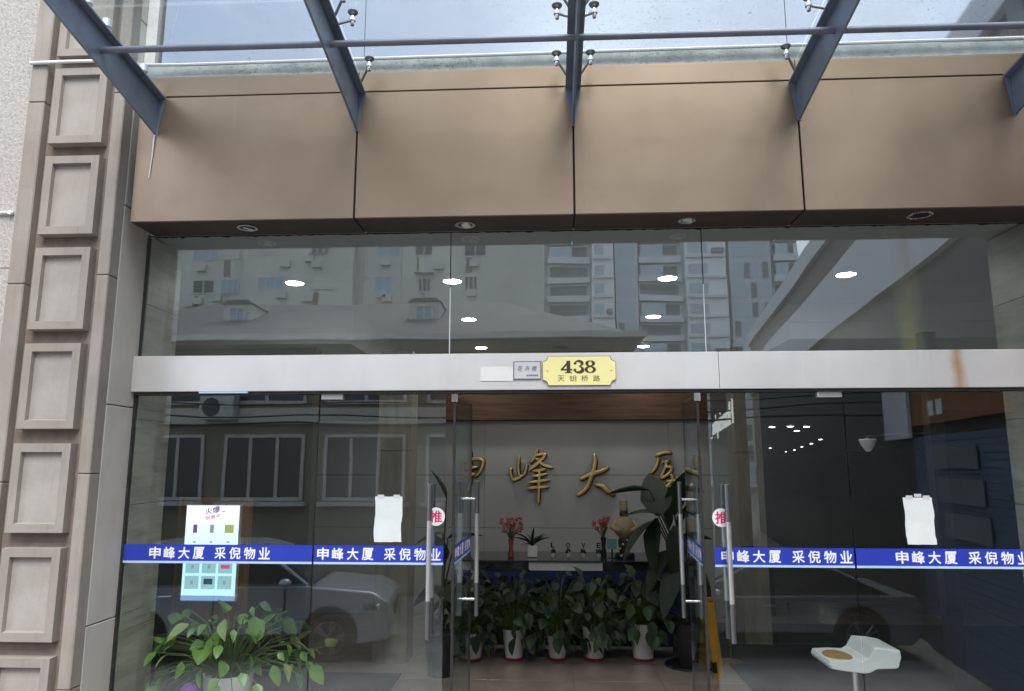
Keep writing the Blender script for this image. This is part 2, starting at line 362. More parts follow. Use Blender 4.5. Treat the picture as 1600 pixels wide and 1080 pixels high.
def text_mesh(s, w=None, h=None, bold=0.0, depth=0.001, shear=0.0, spacing=1.0):
    """text lying in the XZ plane facing -Y, lower left at origin, scaled to width w and height h"""
    cu = bpy.data.curves.new('t', 'FONT'); cu.body = s; cu.size = 1; cu.extrude = 0.0; cu.shear = shear; cu.space_character = spacing
    cu.resolution_u = 3
    o = bpy.data.objects.new('t', cu); col.objects.link(o)
    dg = bpy.context.evaluated_depsgraph_get(); me = bpy.data.meshes.new_from_object(o.evaluated_get(dg))
    bpy.data.objects.remove(o); bpy.data.curves.remove(cu)
    xs = [v.co.x for v in me.vertices]; ys = [v.co.y for v in me.vertices]
    x0, x1, y0, y1 = min(xs), max(xs), min(ys), max(ys)
    sx = (w / (x1 - x0)) if w else (h / (y1 - y0)); sy = (h / (y1 - y0)) if h else sx
    bm = bmesh.new()
    for k, (dx, dz) in enumerate(((0, 0), (1, 0), (-1, 0), (0, 1), (0, -1)) if bold else ((0, 0),)):
        n0 = len(bm.verts); bm.from_mesh(me); bm.verts.ensure_lookup_table()
        for v in bm.verts[n0:]: v.co = Vector(((v.co.x - x0 + dx * bold) * sx, -0.00007 * k, (v.co.y - y0 + dz * bold) * sy))
    if depth:
        r = bmesh.ops.extrude_face_region(bm, geom=bm.faces[:])
        for g in r['geom']:
            if isinstance(g, bmesh.types.BMVert): g.co.y -= depth
    bm.to_mesh(me); bm.free(); return me
def text(name, s, mat, parent, loc, w=None, h=None, rz=0, **k):
    me = text_mesh(s, w, h, **k); me.materials.clear(); me.materials.append(M[mat])
    return link(name, me, parent, loc, (0, 0, rz))

# ================================================================== ground and street
structure(bx('street_ground', 'asphalt', None, -400, 400, -700, 30, -1.6, -1.3))
plain('forecourt_stone', (0.25, 0.235, 0.225), 0.7, 0, 0.25, 1.5)
structure(bx('forecourt_paving', 'forecourt_stone', None, -14, 12, -12.5, -0.9, -1.35, -1.292))
st = structure(bx('entrance_step', 'step_stone', None, -6, 6, -0.9, 0.06, -1.288, -0.31))
for k in range(5): bx('tread', 'step_stone', st, -6, 6, -0.9 - 0.32 * (k + 1), -0.9 - 0.32 * k - 0.002, -1.288, -0.31 - 0.165 * (k + 1))

# ================================================================== stucco wall and stone pilaster (left)
wl = structure(bx('stucco_wall', 'stucco', None, -7.0, -3.362, -0.385, 0.3, -1.297, 9.0))
pil = thing('stone_pilaster', 'pinkish stone pilaster with a column of raised square relief panels', 'pilaster', (-2.95, -0.3, -1.3))
def P(name, mat, *d, bev=None, par=None):
    o = bx(name, mat, None, *d, bev=bev); o.parent = par or pil
    o.matrix_parent_inverse = (par or pil).matrix_basis.inverted() if (par is None) else Matrix.Identity(4)
    return o
for a, b in zip((-1.29, 0.35, 1.55, 2.76, 3.97, 5.2), (0.35, 1.55, 2.76, 3.97, 5.2, 8.9)):
    P('edge_band', 'cast_stone', -3.36, -3.25, -0.402, 0.29, a + 0.0015, b - 0.0015, bev=0.006)
    P('edge_band', 'cast_stone', -2.79, -2.714, -0.402, -0.30, a + 0.0515, b + 0.0485, bev=0.006)
P('joint_core', 'stone_groove', -3.35, -3.252, -0.392, 0.28, -1.28, 8.8)
P('back_slab', 'stone_groove', -3.248, -2.792, -0.345, 0.29, -1.29, 8.9)
pm_frame = MB()
def relief(mf, md, w=0.358, h=0.522):
    # frame of four mitred sides with a sunken field
    a, b = w / 2, h / 2; i, j = a - 0.052, b - 0.052; y0, y1 = -0.062, -0.034
    fr = MB()
    O = [(-a, -b), (a, -b), (a, b), (-a, b)]; I = [(-i, -j), (i, -j), (i, j), (-i, j)]
    vs = [(x, 0, z) for x, z in O] + [(x * 0.985, y0, z * 0.99) for x, z in O] + [(x, y0, z) for x, z in I] + [(x * 0.97, y1, z * 0.97) for x, z in I]
    fs = []
    for k in range(4):
        n = (k + 1) % 4
        fs += [(k, n, 4 + n, 4 + k), (4 + k, 4 + n, 8 + n, 8 + k), (8 + k, 8 + n, 12 + n, 12 + k)]
    fr.add(vs, fs)
    fd = MB().add([(x * 0.97, y1, z * 0.97) for x, z in I], [(0, 1, 2, 3)])
    return fr.mesh('relief_panel', mf), fd.mesh('field', md)
rp, rf = relief('cast_stone', 'cast_stone_field')
for k in range(-1, 9):
    zc = 3.94 - 0.605 * k
    o = link('relief_panel', rp, pil); o.location = (-3.018 + 2.95, -0.345 + 0.3, zc + 1.3)
    f = link('field', rf, o)
# reveal slabs between the pilaster and the glass
rev = thing('stone_reveal', 'grey stone return beside the left edge of the entrance glass', 'wall', (-2.75, -0.15, -1.3))
zs = [-1.29, 0.0, 0.72, 2.02, 3.30, 4.6, 6.6, 8.9]
for a, b in zip(zs, zs[1:]):
    o = bx('slab', 'reveal_stone', rev, -0.06, 0.036, -0.148, 0.148, a + 1.3 + 0.003, b + 1.3 - 0.003, bev=0.004)
o = bx('joint_backing', 'joint_black', rev, -0.06, 0.030, -0.146, 0.146, 0.0, 10.0)
# conduits on the wall
cdu = MB().tube([(-3.362, -0.416, 4.236), (-3.1, -0.418, 4.238), (-2.69, -0.415, 4.236), (-2.67, -0.35, 4.24), (-2.4, -0.335, 4.242), (-1.2, -0.335, 4.246), (0.2, -0.335, 4.250), (1.5, -0.335, 4.254), (3.3, -0.335, 4.26)], 0.011, 8).build('conduit', 'white_paint', None, True)
tag(cdu, 'long thin white conduit crossing the pilaster and running above the bronze fascia', 'conduit')
cdu = MB().tube([(-4.2, -0.40, 3.225), (-3.372, -0.40, 3.225)], 0.009, 8).build('conduit', 'white_paint', None, True)
tag(cdu, 'short white conduit stub on the stucco wall at far left', 'conduit')
bx('clip', 'white_paint', cdu, -3.40, -3.38, -0.412, -0.386, 3.212, 3.238)
# lower thin crack joint on the stucco
bx('render_joint', 'stone_groove', wl, -4.4, -3.364, -0.3865, -0.384, 2.865, 2.871)

# right hand pilaster, mostly out of frame
pr = thing('stone_pilaster', 'stone pilaster at the far right edge of the entrance', 'pilaster', (3.3, -0.1, -1.3))
bx('shaft', 'cast_stone', pr, -0.235, 0.5, -0.3, 0.4, 0.01, 10.2, bev=0.006)

# ================================================================== bronze fascia
fas = thing('bronze_fascia', 'bronze metal fascia of large sheet panels over the entrance', 'fascia', (0.16, -0.1, 3.18))
FX = [-2.668, -1.218, 0.162, 1.556, 3.05]
g = 0.005
def F(name, mat, x0, x1, y0, y1, z0, z1, bev=None, par=fas):
    return bx(name, mat, par, x0 - 0.16, x1 - 0.16, y0 + 0.1, y1 + 0.1, z0 - 3.18, z1 - 3.18, bev=bev)
for a, b in zip(FX, FX[1:]):
    F('panel', 'bronze_sheet', a + g, b - g, -0.312, -0.29, 3.18, 4.026, 0.003)
    F('upper_panel', 'bronze_sheet', a + g * 0.2, b - g * 0.2, -0.312, -0.29, 4.033, 4.172, 0.003)
    F('soffit_panel', 'bronze_dark', a + g, b - g, -0.288, -0.012, 3.180, 3.192, 0.002)
F('backing', 'joint_black', -2.668, 3.05, -0.286, 0.0, 3.1935, 4.16)
F('upstand', 'upstand_paint', -2.668, 3.05, -0.300, -0.22, 4.173, 4.262)
# soffit spotlights
for k, (x, y, state) in enumerate(((-1.96, -0.165, 'a'), (-0.535, -0.15, 'b'), (0.874, -0.165, 'c'), (2.30, -0.18, 'hole'))):
    lab = ['leftmost round spotlight in the dark soffit with a tilted lamp', 'round soffit spotlight with a pale ring left of the house number',
           'small plain round soffit spotlight right of the house number', 'empty round lamp hole in the soffit at far right'][k]
    s = thing('soffit_spotlight', lab, 'spotlight', (x, y, 3.18), 0, 'spotlights in the soffit over the doors')
    r = 0.062 if state != 'c' else 0.052
    ring = MB()
    ring.lathe([(r, 0.0), (r + 0.004, -0.006), (r - 0.012, -0.007), (r - 0.014, -0.001)], (0, 0, 0), 28)
    ring.f = [f for f in ring.f if len(f) == 4]
    if state != 'hole':
        ring.build('ring', 'steel', s, True)
        d = MB().lathe([(r - 0.015, -0.0015), (0.001, -0.0018)], (0, 0, 0), 24).build('cup', 'joint_black' if state != 'c' else 'lamp_off', s)
        b = MB().lathe([(0.016, 0), (0.03, -0.012), (0.028, -0.02), (0.002, -0.022)], (0, 0, 0), 16).build('bulb', 'chrome' if state == 'c' else 'white_paint', s, True)
        b.location = (0.006, -0.004, 0.004); b.rotation_euler = (R(18 if state == 'a' else -14), R(16), 0); b.scale = (1.1, 1.1, 0.7)
    else:
        MB().lathe([(r - 0.004, -0.0025), (0.001, -0.003)], (0, 0, 0), 24).build('hole', 'rubber_black', s)
        rr = MB()
        for i in range(26):
            a = i * 2 * math.pi / 26; q = r + rnd.uniform(-0.006, 0.008); rr.sphere((q * math.cos(a), q * math.sin(a), -0.002), rnd.uniform(0.006, 0.011), 1, 1, 0.35, 6, 4)
        rr.build('rough_rim', 'reveal_stone', s)
# curtain wall of the upper floors
cw = thing('curtain_wall', 'pale blue reflective glass wall above the canopy', 'curtain wall', (0, 0, 4.27))
for i, (x0, x1) in enumerate([(-2.62, -1.22), (-1.215, 0.16), (0.165, 1.55), (1.555, 3.05)]):
    for z0, z1 in ((4.27, 5.02), (5.03, 6.5), (6.51, 8.8)):
        bx('pane', 'curtain_glass', cw, x0, x1, -0.21, -0.20, z0 - 4.27, z1 - 4.27)
bx('frame', 'steel_dark', cw, -2.63, 3.05, -0.195, 0.0, 0.0, 4.5)
bx('jamb', 'white_paint', cw, -2.71, -2.635, -0.24, 0.0, -0.005, 4.5)

# ================================================================== glass canopy
can = thing('glass_canopy', 'glass entrance canopy on blue grey steel ribs with point fixings', 'canopy', (0.16, -0.31, 4.03))
RX = [-2.545, -1.22, 0.164, 1.562, 2.86]
SL = 0.135
def cz(y, base): return base + SL * (-0.31 - y)
def rel(p): return (p[0] - 0.16, p[1] + 0.31, p[2] - 4.03)
YE = -2.75
for i, x in enumerate(RX):
    web = [(-0.316, 3.77), (-0.316, 4.015), (YE, cz(YE, 4.015)), (YE, cz(YE, 4.015) - 0.10)]
    m = MB().prism([(y + 0.31, z - 4.03) for y, z in web], 'x', x - 0.16 - 0.007, x - 0.16 + 0.007)
    rb = m.build('rib', 'rib_paint', can)
    fl = MB(); a = 0.048
    fl.prism([(-0.316 + 0.31, 4.016 - 4.03), (-0.316 + 0.31, 4.028 - 4.03), (YE + 0.31, cz(YE, 4.028) - 4.03), (YE + 0.31, cz(YE, 4.016) - 4.03)], 'x', x - 0.16 - a, x - 0.16 + a)
    fl.build('flange', 'rib_paint', rb)
    pl = MB().prism([(x - 0.16 - 0.05, 0.0), (x - 0.16 + 0.05, 0.0), (x - 0.16 + 0.012, -0.27), (x - 0.16 - 0.012, -0.27)], 'y', -0.005, 0.012)
    pl.build('end_plate', 'rib_paint', rb)
MB().tube([rel((-2.545, -0.93, 3.985)), rel((3.3, -0.93, 3.965))], 0.0185, 14).build('purlin', 'purlin_paint', can, True)
MB().tube([rel((-2.545, -2.35, 4.16)), rel((3.3, -2.35, 4.14))], 0.0185, 14).build('purlin', 'purlin_paint', can, True)
def spider(x, y, dirx, dy):
    """arm from the rib flange out to a bolt and a disc below the glass"""
    zg = cz(y, 4.158)
    h = MB().tube([rel((x + dirx * 0.03, y - dy * 0.075, cz(y, 4.03))), rel((x + dirx * 0.055, y - dy * 0.05, cz(y, 4.055))), rel((x + dirx * 0.103, y, zg - 0.055))], [0.009, 0.008, 0.007], 8)
    o = h.build('spider_arm', 'steel_dark', can, True)
    bo = MB(); c = rel((x + dirx * 0.105, y, zg))
    bo.lathe([(0.010, -0.088), (0.012, -0.083), (0.012, -0.062), (0.019, -0.060), (0.019, -0.045), (0.011, -0.043), (0.008, -0.018)], c, 12)
    bo.build('bolt', 'chrome', o, True)
    MB().lathe([(0.009, -0.019), (0.024, -0.014), (0.030, -0.006), (0.030, -0.001)], c, 18).build('disc', 'steel_dark', o, True)
for i, x in enumerate(RX):
    for y, dy in ((-0.455, -1), (-0.85, 1), (-1.03, -1), (-1.75, 1), (-1.92, -1)):
        if i in (0, 4):
            s = -1 if i == 0 else 1; zg = cz(y, 4.158); c = rel((x + s * 0.03, y, zg))
            MB().lathe([(0.019, -0.125), (0.019, -0.05), (0.026, -0.048), (0.026, -0.002)], c, 16).build('clamp_post', 'steel', can, True)
        else:
            for d in (-1, 1): spider(x, y, d, dy)
YR = [(-0.318, -0.938), (-0.950, -1.835), (-1.847, -2.80)]
for i in range(4):
    x0 = RX[i] + 0.006 if i else RX[0] - 0.07; x1 = RX[i + 1] - 0.006 if i < 3 else RX[4] + 0.3
    for ya, yb in YR:
        za, zb = cz(ya, 4.160), cz(yb, 4.160)
        MB().prism([(ya + 0.31, za - 4.03), (yb + 0.31, zb - 4.03), (yb + 0.31, zb - 4.03 + 0.012), (ya + 0.31, za - 4.03 + 0.012)], 'x', x0 - 0.16, x1 - 0.16).build('glass_pane', 'canopy_glass', can)
# drip of old sealant under the leftmost rib
MB().tube([(-2.545 - 0.16, -0.013, -0.27), (-2.55 - 0.16, -0.007, -0.40), (-2.56 - 0.16, -0.006, -0.56)], [0.005, 0.004, 0.003], 6).build('sealant_drip', 'white_vinyl', can)

# ================================================================== header beam and transom glass
hb = thing('header_beam', 'brushed stainless steel header beam above the glass doors', 'beam', (0.16, 0, 2.12))
for a, b in ((-2.735, 1.056), (1.059, 3.055)):
    bx('steel_cover', 'brushed_steel', hb, a - 0.16, b - 0.16, -0.055, 0.055, 0.0, 0.234, bev=0.003)
bx('shadow_channel', 'joint_black', hb, -2.70 - 0.16, 3.04 - 0.16, -0.042, 0.042, -0.018, -0.001)
bx('reflection_strip', 'light_blue_vinyl', hb, -2.26 - 0.16, -1.94 - 0.16, -0.057, -0.0435, -0.012, -0.0015)  # bluish reflection under the beam, painted as a light blue strip
for i, (a, b, lab) in enumerate(((-2.70, -0.649, 'left pane of the transom glass over the left doors'), (-0.643, 0.990, 'middle pane of the transom glass above the house number'), (0.996, 3.045, 'right pane of the transom glass with a yellow stain'))):
    t = thing('transom_pane', lab, 'window', (0, 0, 2.354), 0, 'panes of the transom glazing')
    bx('glass', 'transom_glass', t, a, b, -0.005, 0.005, 0.001, 3.178 - 2.354)
    if i: bx('edge_seal', 'joint_black', t, a - 0.0055, a - 0.0005, -0.004, 0.004, 0.45, 3.178 - 2.354); bx('clear_seal', 'white_vinyl', t, a - 0.0055, a - 0.0005, -0.004, 0.004, 0.001, 0.449)
lo = [(3.048 - 5.71 * k / 240, 3.176 - abs(rnd.gauss(0, 0.0028)) - (0.008 if rnd.random() < 0.04 else 0.002)) for k in range(241)]
so = MB().prism([(-2.662, 3.1785), (3.048, 3.1785)] + lo, 'y', -0.013, -0.0062).build('sealant_bead', 'joint_black', None); tag(so, 'ragged black sealant line between the soffit and the transom glass', 'sealant')
se = thing('glass_edge_seal', 'black vertical seal down the left edge of the entrance glass', 'seal', (-2.706, 0, -0.3))
bx('lower_strip', 'joint_black', se, -0.007, 0.007, -0.016, 0.012, 0.0, 2.41); bx('upper_strip', 'joint_black', se, -0.006, 0.006, -0.012, 0.012, 2.66, 3.475)

# ================================================================== plates on the beam
pb = thing('house_number_plate', 'pale yellow house number plate reading 438 on the steel beam', 'number plate', (0.185, -0.058, 2.237))
def notched(w, h, r, seg=6):
    pts = []
    for cx, cz_, a0 in ((-w, -h, 90), (w, -h, 180), (w, h, 270), (-w, h, 0)):
        for k in range(seg + 1):
            a = R(a0 - 90 * k / seg); pts.append((cx + r * math.cos(a), cz_ + r * math.sin(a)))
    return pts
def notch(w, h, r):
    pts = []; seg = 6
    # concave corners, counter-clockwise
    for cx, c2, a0, a1 in ((-w, -h, 90, 0), (w, -h, 180, 90), (w, h, 270, 180), (-w, h, 360, 270)):
        for k in range(seg + 1):
            a = R(a0 + (a1 - a0) * k / seg); pts.append((cx + r * math.cos(a), c2 + r * math.sin(a)))
    return pts
MB().prism(notch(0.231, 0.094, 0.034), 'y', 0.0, -0.010).build('plate_edge', 'plate_edge', pb)
MB().prism(notch(0.2275, 0.0905, 0.034), 'y', -0.0101, -0.0125).build('plate_face', 'pale_yellow', pb)
def ribbon(mb, pts, wid, y, d=0.0006):
    P_ = [Vector(p) for p in pts]; n = len(P_); lv = []; rv = []
    for i, p in enumerate(P_):
        t = (P_[min(i + 1, n - 1)] - P_[max(i - 1, 0)]).normalized(); q = Vector((-t.y, t.x)); ww = wid[i] / 2
        lv.append(p + q * ww); rv.append(p - q * ww)
    for i in range(n - 1):
        mb.add([(a[0], y, a[1]) for a in (lv[i], rv[i], rv[i + 1], lv[i + 1])], [(0, 1, 2, 3)])
def ell(cx, c2, rx, rz, a0, a1, n=18): return [(cx + rx * math.cos(R(a0 + (a1 - a0) * k / n)), c2 + rz * math.sin(R(a0 + (a1 - a0) * k / n))) for k in range(n + 1)]
def digits():
    m = MB(); y = -0.0132
    # 4 : thin diagonal, heavy stem, bar and serif
    ribbon(m, [(-0.058, 0.03), (-0.095, -0.022)], [0.011, 0.011], y); ribbon(m, [(-0.100, -0.021), (-0.034, -0.021)], [0.011, 0.011], y - 0.0002)
    ribbon(m, [(-0.056, 0.040), (-0.056, -0.043)], [0.021, 0.021], y - 0.0004); ribbon(m, [(-0.076, -0.041), (-0.036, -0.041)], [0.007, 0.007], y - 0.0006)
    # 3
    a = ell(0.0, 0.020, 0.021, 0.018, 160, -80); ribbon(m, a, [0.006 + 0.013 * math.sin(math.pi * k / (len(a) - 1)) ** 1.5 for k in range(len(a))], y)
    a = ell(0.0, -0.020, 0.024, 0.020, 80, -160); ribbon(m, a, [0.006 + 0.016 * math.sin(math.pi * k / (len(a) - 1)) ** 1.5 for k in range(len(a))], y - 0.0002)
    for c in ((-0.018, 0.022), (-0.020, -0.023)): m.add([(c[0] + 0.0085 * math.cos(R(a_)), y - 0.0004, c[1] + 0.0085 * math.sin(R(a_))) for a_ in range(0, 360, 30)], [tuple(range(12))])
    # 8
    for cz_, rx, rz in ((0.021, 0.019, 0.017), (-0.021, 0.023, 0.0195)):
        a = ell(0.066, cz_, rx, rz, 90, 450, 28); ribbon(m, a, [0.006 + 0.011 * abs(math.sin(2 * math.pi * k / 28)) ** 1.3 for k in range(29)], y - (0.0002 if cz_ < 0 else 0))
    return m
dg_ = digits()
dg_.v = [(x * 1.12 - 0.004, y, z * 0.92 + 0.026) for x, y, z in dg_.v]
dg_.build('number', 'plate_ink', pb)
for k, ch in enumerate('天钥桥路'): text('street_name', ch, 'plate_ink', pb, (-0.135 + 0.074 * k, -0.0127, -0.068), 0.042, 0.038, depth=0.0006)
for sx in (-1, 1): MB().lathe([(0.004, 0), (0.003, 0.002), (0.0005, 0.003)], (0, 0, 0), 10).build('screw', 'plate_edge', pb).matrix_basis = Matrix.Translation((sx * 0.2, -0.0125, 0)) @ Matrix.Rotation(R(90), 4, 'X')
bp = thing('building_name_plate', 'small silver framed name plate left of the yellow number plate', 'name plate', (-0.141, -0.058, 2.242))
bx('frame', 'grey_ink', bp, -0.088, 0.088, -0.006, 0, -0.058, 0.058); bx('face', 'silver_plate', bp, -0.082, 0.082, -0.0075, -0.0062, -0.052, 0.052)
for k, ch in enumerate('花卉楼'): text('lettering', ch, 'grey_ink', bp, (-0.062 + 0.045 * k, -0.0077, -0.006), 0.032, 0.034, depth=0.0005, shear=0.2, bold=0.01)
for k in range(6): bx('small_print', 'grey_ink', bp, -0.005 + 0.0125 * k, 0.005 + 0.0125 * k, -0.0082, -0.0077, -0.038, -0.027)
bl = bx('blank_label', 'white_paint', None, -0.438, -0.231, -0.0595, -0.058, 2.176, 2.268); tag(bl, 'blank white label stuck on the steel beam', 'label')

# ================================================================== glass doors
SAFE = '申峰大厦'; SAFE2 = '采倪物业'
def safety_band(par, x0, x1, tx, h=0.0, flip=False):
    b = bx('safety_band', 'blue_vinyl', par, x0, x1, -0.0075, -0.0062, 1.058, 1.158)
    bx('band_line', 'light_blue_vinyl', b, x0, x1, -0.0075, -0.0062, 1.044, 1.0575)
    for k, ch in enumerate(SAFE + SAFE2):
        x = tx + 0.094 * k + (0.045 if k > 3 else 0)
        if x + 0.07 > x1: break
        text('lettering', ch, 'white_vinyl', b, (x, -0.0077, 1.072), 0.07, 0.07, depth=0.0004, bold=0.022)
    return b
def pull(par, x, z0, z1, ys=(-0.062, 0.062)):
    for y in ys:
        h = MB().tube([(x, y, z0), (x, y, z1)], 0.0155, 14).build('pull_handle', 'steel', par, True)
        MB().tube([(x, y, z0 + 0.001), (x, y, z0 + 0.22)], 0.0162, 14).build('lower_sleeve', 'steel_dark', h, True)
        MB().tube([(x, y, z1 - 0.22), (x, y, z1 - 0.001)], 0.0162, 14).build('upper_sleeve', 'steel_dark', h, True)
    for z in (z0 + 0.11, z1 - 0.12): MB().tube([(x, ys[0], z), (x, ys[1], z)], 0.0095, 10).build('standoff', 'chrome', par, True)
def sticker(par, x, z, y=-0.0075):
    s = MB().lathe([(0.056, 0), (0.056, 0.001)], (0, 0, 0), 32).build('push_sticker', 'white_vinyl', par)
    s.matrix_basis = Matrix.Translation((x, y, z)) @ Matrix.Rotation(R(90), 4, 'X')
    text('push_character', '推', 'red_vinyl', par, (x - 0.037, y - 0.0015, z - 0.036), 0.074, 0.072, depth=0.0004, bold=0.02)
ZB, ZT = -0.285, 2.10
def leaf(label, x0, x1, band, tx, hinge=None, ang=0, handle=None, stick=None, patch=None, cat='door', name='glass_door', group='glass door leaves of the entrance'):
    hx = hinge if hinge is not None else (x0 + x1) / 2
    d = thing(name, label, cat, (hx, 0, 0), R(ang), group)
    bx('glass', 'leaf_glass' if ang else 'door_glass', d, x0 - hx, x1 - hx, -0.006, 0.006, ZB, ZT)
    bx('bottom_rail', 'steel', d, x0 - hx, x1 - hx, -0.02, 0.02, ZB - 0.01, ZB + 0.1)
    safety_band(d, band[0] - hx, band[1] - hx, tx - hx)
    if handle is not None: pull(d, handle - hx, 0.62, 1.535)
    if stick is not None: sticker(d, stick - hx, 1.335)
    if patch: bx('patch_fitting', 'steel', d, patch[0] - hx, patch[1] - hx, -0.02, 0.02, 2.068, 2.113, bev=0.003)
    return d
leaf('fixed glass side panel at far left in front of the lit screen', -2.697, -1.488, (-2.70, -1.489), -2.53, name='glass_side_panel', cat='glass panel', group='fixed side panels')
leaf('fixed glass side panel at far right with a white paper', 1.826, 3.04, (1.827, 3.04), 2.06, name='glass_side_panel', cat='glass panel', group='fixed side panels')
leaf('closed left glass door with a pull handle and white paper', -1.478, -0.664, (-1.477, -0.666), -1.455, handle=-0.747, stick=-0.715, patch=(-1.47, -1.328))
leaf('closed right glass door with a pull handle and round red push sticker', 0.986, 1.816, (0.99, 1.815), 1.03, handle=1.066, stick=1.040, patch=(1.662, 1.812))
o1 = leaf('left inner glass door standing open into the lobby', -0.604, 0.158, (-0.60, 0.15), -0.58, hinge=-0.606, ang=88.3, handle=0.045)
o2 = leaf('right inner glass door standing open into the lobby', 0.160, 0.922, (0.17, 0.918), 0.19, hinge=0.924, ang=-93.8, handle=0.275)
for o, s in ((o1, 1), (o2, -1)):
    bx('free_edge', 'joint_black', o, s * 0.762 - 0.003, s * 0.762 + 0.003, -0.0065, 0.0065, ZB, ZT)
    bx('pivot', 'chrome', o, -0.012, 0.012, -0.02, 0.02, 2.05, 2.101)
    bx('hinge_edge', 'joint_black', o, -0.006, 0.006, -0.008, 0.008, ZB, 2.05)
for k, (x, z, t, lab) in enumerate(((-1.015, 1.318, 0.03, 'blank white paper taped to the closed left door'), (2.216, 1.320, -0.03, 'blank white paper taped to the right side panel'))):
    pts = []; w_, h_ = 0.085, 0.138
    for i in range(40):
        a = i / 40 * 4; e = int(a); f = a - e
        q = [(-w_ + 2 * w_ * f, -h_), (w_, -h_ + 2 * h_ * f), (w_ - 2 * w_ * f, h_), (-w_, h_ - 2 * h_ * f)][e]
        pts.append((q[0] + rnd.uniform(-0.0016, 0.0016) + t * q[1] * 0.4 + 0.003 * math.sin(q[1] * 30), q[1] + rnd.uniform(-0.0012, 0.0012)))
    o = MB().prism(pts, 'y', 0.0, 0.0012).build('taped_paper', 'white_paper', None); o.location = (x, -0.0088, z); tag(o, lab, 'paper')
    for q in (-1, 1): bx('tape', 'silver_plate', o, q * 0.05 - 0.02, q * 0.05 + 0.02, -0.0006, -0.0001, h_ - 0.012, h_ + 0.012)
    if k: bx('tag', 'silver_plate', o, -0.02, 0.022, -0.001, 0.001, h_ + 0.004, h_ + 0.022)

# ================================================================== lobby shell
FZ = -0.3
fl = structure(bx('lobby_floor', 'step_stone', None, -4.8, 17.2, 0.062, 52, FZ - 0.1, FZ - 0.006))
tile = MB().bbox(0, 0.796, 0, 0.796, -0.005, 0, 0.0015).mesh('floor_tile', 'floor_stone')
for i in range(12):
    for j in range(8):
        x, y = -4.6 + 0.8 * i, 0.07 + 0.8 * j
        link('floor_tile', tile, fl, (x, y, FZ))
plain('floor_dimming', (0.035, 0.037, 0.042), 0.9, 0, 0.25, 30)
for a, b, c, lab in ((-4.65, -1.42, 2.6, 'added dark sheet dimming the floor behind the left glass'), (1.75, 7.7, 5.0, 'added dark sheet dimming the floor behind the right glass')):
    tag(bx('floor_dimming_sheet', 'floor_dimming', None, a, b, 0.5, c, FZ + 0.0005, FZ + 0.012, bev=0.004), lab, 'mat')  # dark sheets added to dim the lobby floor on both sides
ce = structure(bx('lobby_ceiling', 'ceiling_paint', None, -4.8, 17.2, 0.02, 7.5, 3.2, 3.3))
bkl = structure(bx('ceiling_bulkhead', 'ceiling_paint', None, -4.8, -2.0, 2.5, 5.45, 2.86, 3.198)); bx('lip', 'ceiling_paint', bkl, -4.8, -1.985, 2.485, 2.5, 3.02, 3.198)
bkr = structure(bx('ceiling_bulkhead', 'ceiling_paint', None, 2.33, 17.2, 2.45, 5.45, 2.86, 3.198)); bx('lip', 'ceiling_paint', bkr, 2.315, 17.2, 2.435, 2.45, 3.02, 3.198)
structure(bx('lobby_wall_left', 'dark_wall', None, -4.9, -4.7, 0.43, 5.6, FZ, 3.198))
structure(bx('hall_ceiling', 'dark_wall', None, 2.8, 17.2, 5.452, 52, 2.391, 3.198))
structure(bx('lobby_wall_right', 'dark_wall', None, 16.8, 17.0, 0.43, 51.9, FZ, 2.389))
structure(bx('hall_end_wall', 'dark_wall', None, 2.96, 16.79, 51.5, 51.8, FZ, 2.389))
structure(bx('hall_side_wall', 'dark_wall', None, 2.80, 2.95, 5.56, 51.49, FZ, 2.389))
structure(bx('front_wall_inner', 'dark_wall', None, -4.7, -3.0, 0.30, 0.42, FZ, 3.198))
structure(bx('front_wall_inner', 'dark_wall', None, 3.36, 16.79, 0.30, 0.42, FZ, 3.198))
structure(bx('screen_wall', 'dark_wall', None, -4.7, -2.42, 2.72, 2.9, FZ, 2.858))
# stone piers just inside the glass
for s, lab in ((-1, 'veined stone pier just inside the glass at left'), (1, 'veined stone pier just inside the glass at right')):
    x0, x1 = (-3.0, -2.698) if s < 0 else (3.046, 3.35)
    p = thing('stone_pier', lab, 'pier', ((x0 + x1) / 2, 0.225, FZ)); h = (x1 - x0) / 2
    zz = [0, 0.92, 1.70, 2.25, 3.02, 3.49]
    for a, b in zip(zz, zz[1:]): bx('slab', 'travertine', p, -h, h, -0.205, 0.205, a + 0.002, b - 0.002, bev=0.002)
    bx('core', 'joint_black', p, -h + 0.004, h - 0.004, -0.2, 0.2, 0.0, 3.488)
# columns
for x0, x1, y0, y1, lab in ((-1.80, -1.45, 2.95, 3.3, 'beige stone column left of the gold lettering wall'), (2.13, 2.42, 3.9, 4.3, 'beige stone column right of the gold lettering wall')):
    c = thing('stone_column', lab, 'column', ((x0 + x1) / 2, (y0 + y1) / 2, FZ)); hx, hy = (x1 - x0) / 2, (y1 - y0) / 2
    for a, b in ((0, 1.05), (1.05, 2.1), (2.1, 3.155)): bx('slab', 'column_stone', c, -hx, hx, -hy, hy, a + 0.002, b - 0.002, bev=0.003)
# rear wall with panels
rw = structure(bx('lobby_wall_rear', 'joint_black', None, -4.7, 2.79, 5.42, 5.55, FZ, 3.198))
zz = [FZ, 0.82, 1.52, 2.258]; xx = [-4.7, -3.4, -0.9, 1.6, 2.79]
for a, b in zip(zz, zz[1:]):
    for c, d in zip(xx, xx[1:]): bx('panel', 'rear_panel', rw, c + 0.002, d - 0.002, 5.40, 5.42, a + 0.003, b - 0.003)
bx('wood_bulkhead', 'wood_dark', rw, -2.3, 2.785, 5.25, 5.40, 2.262, 3.197)

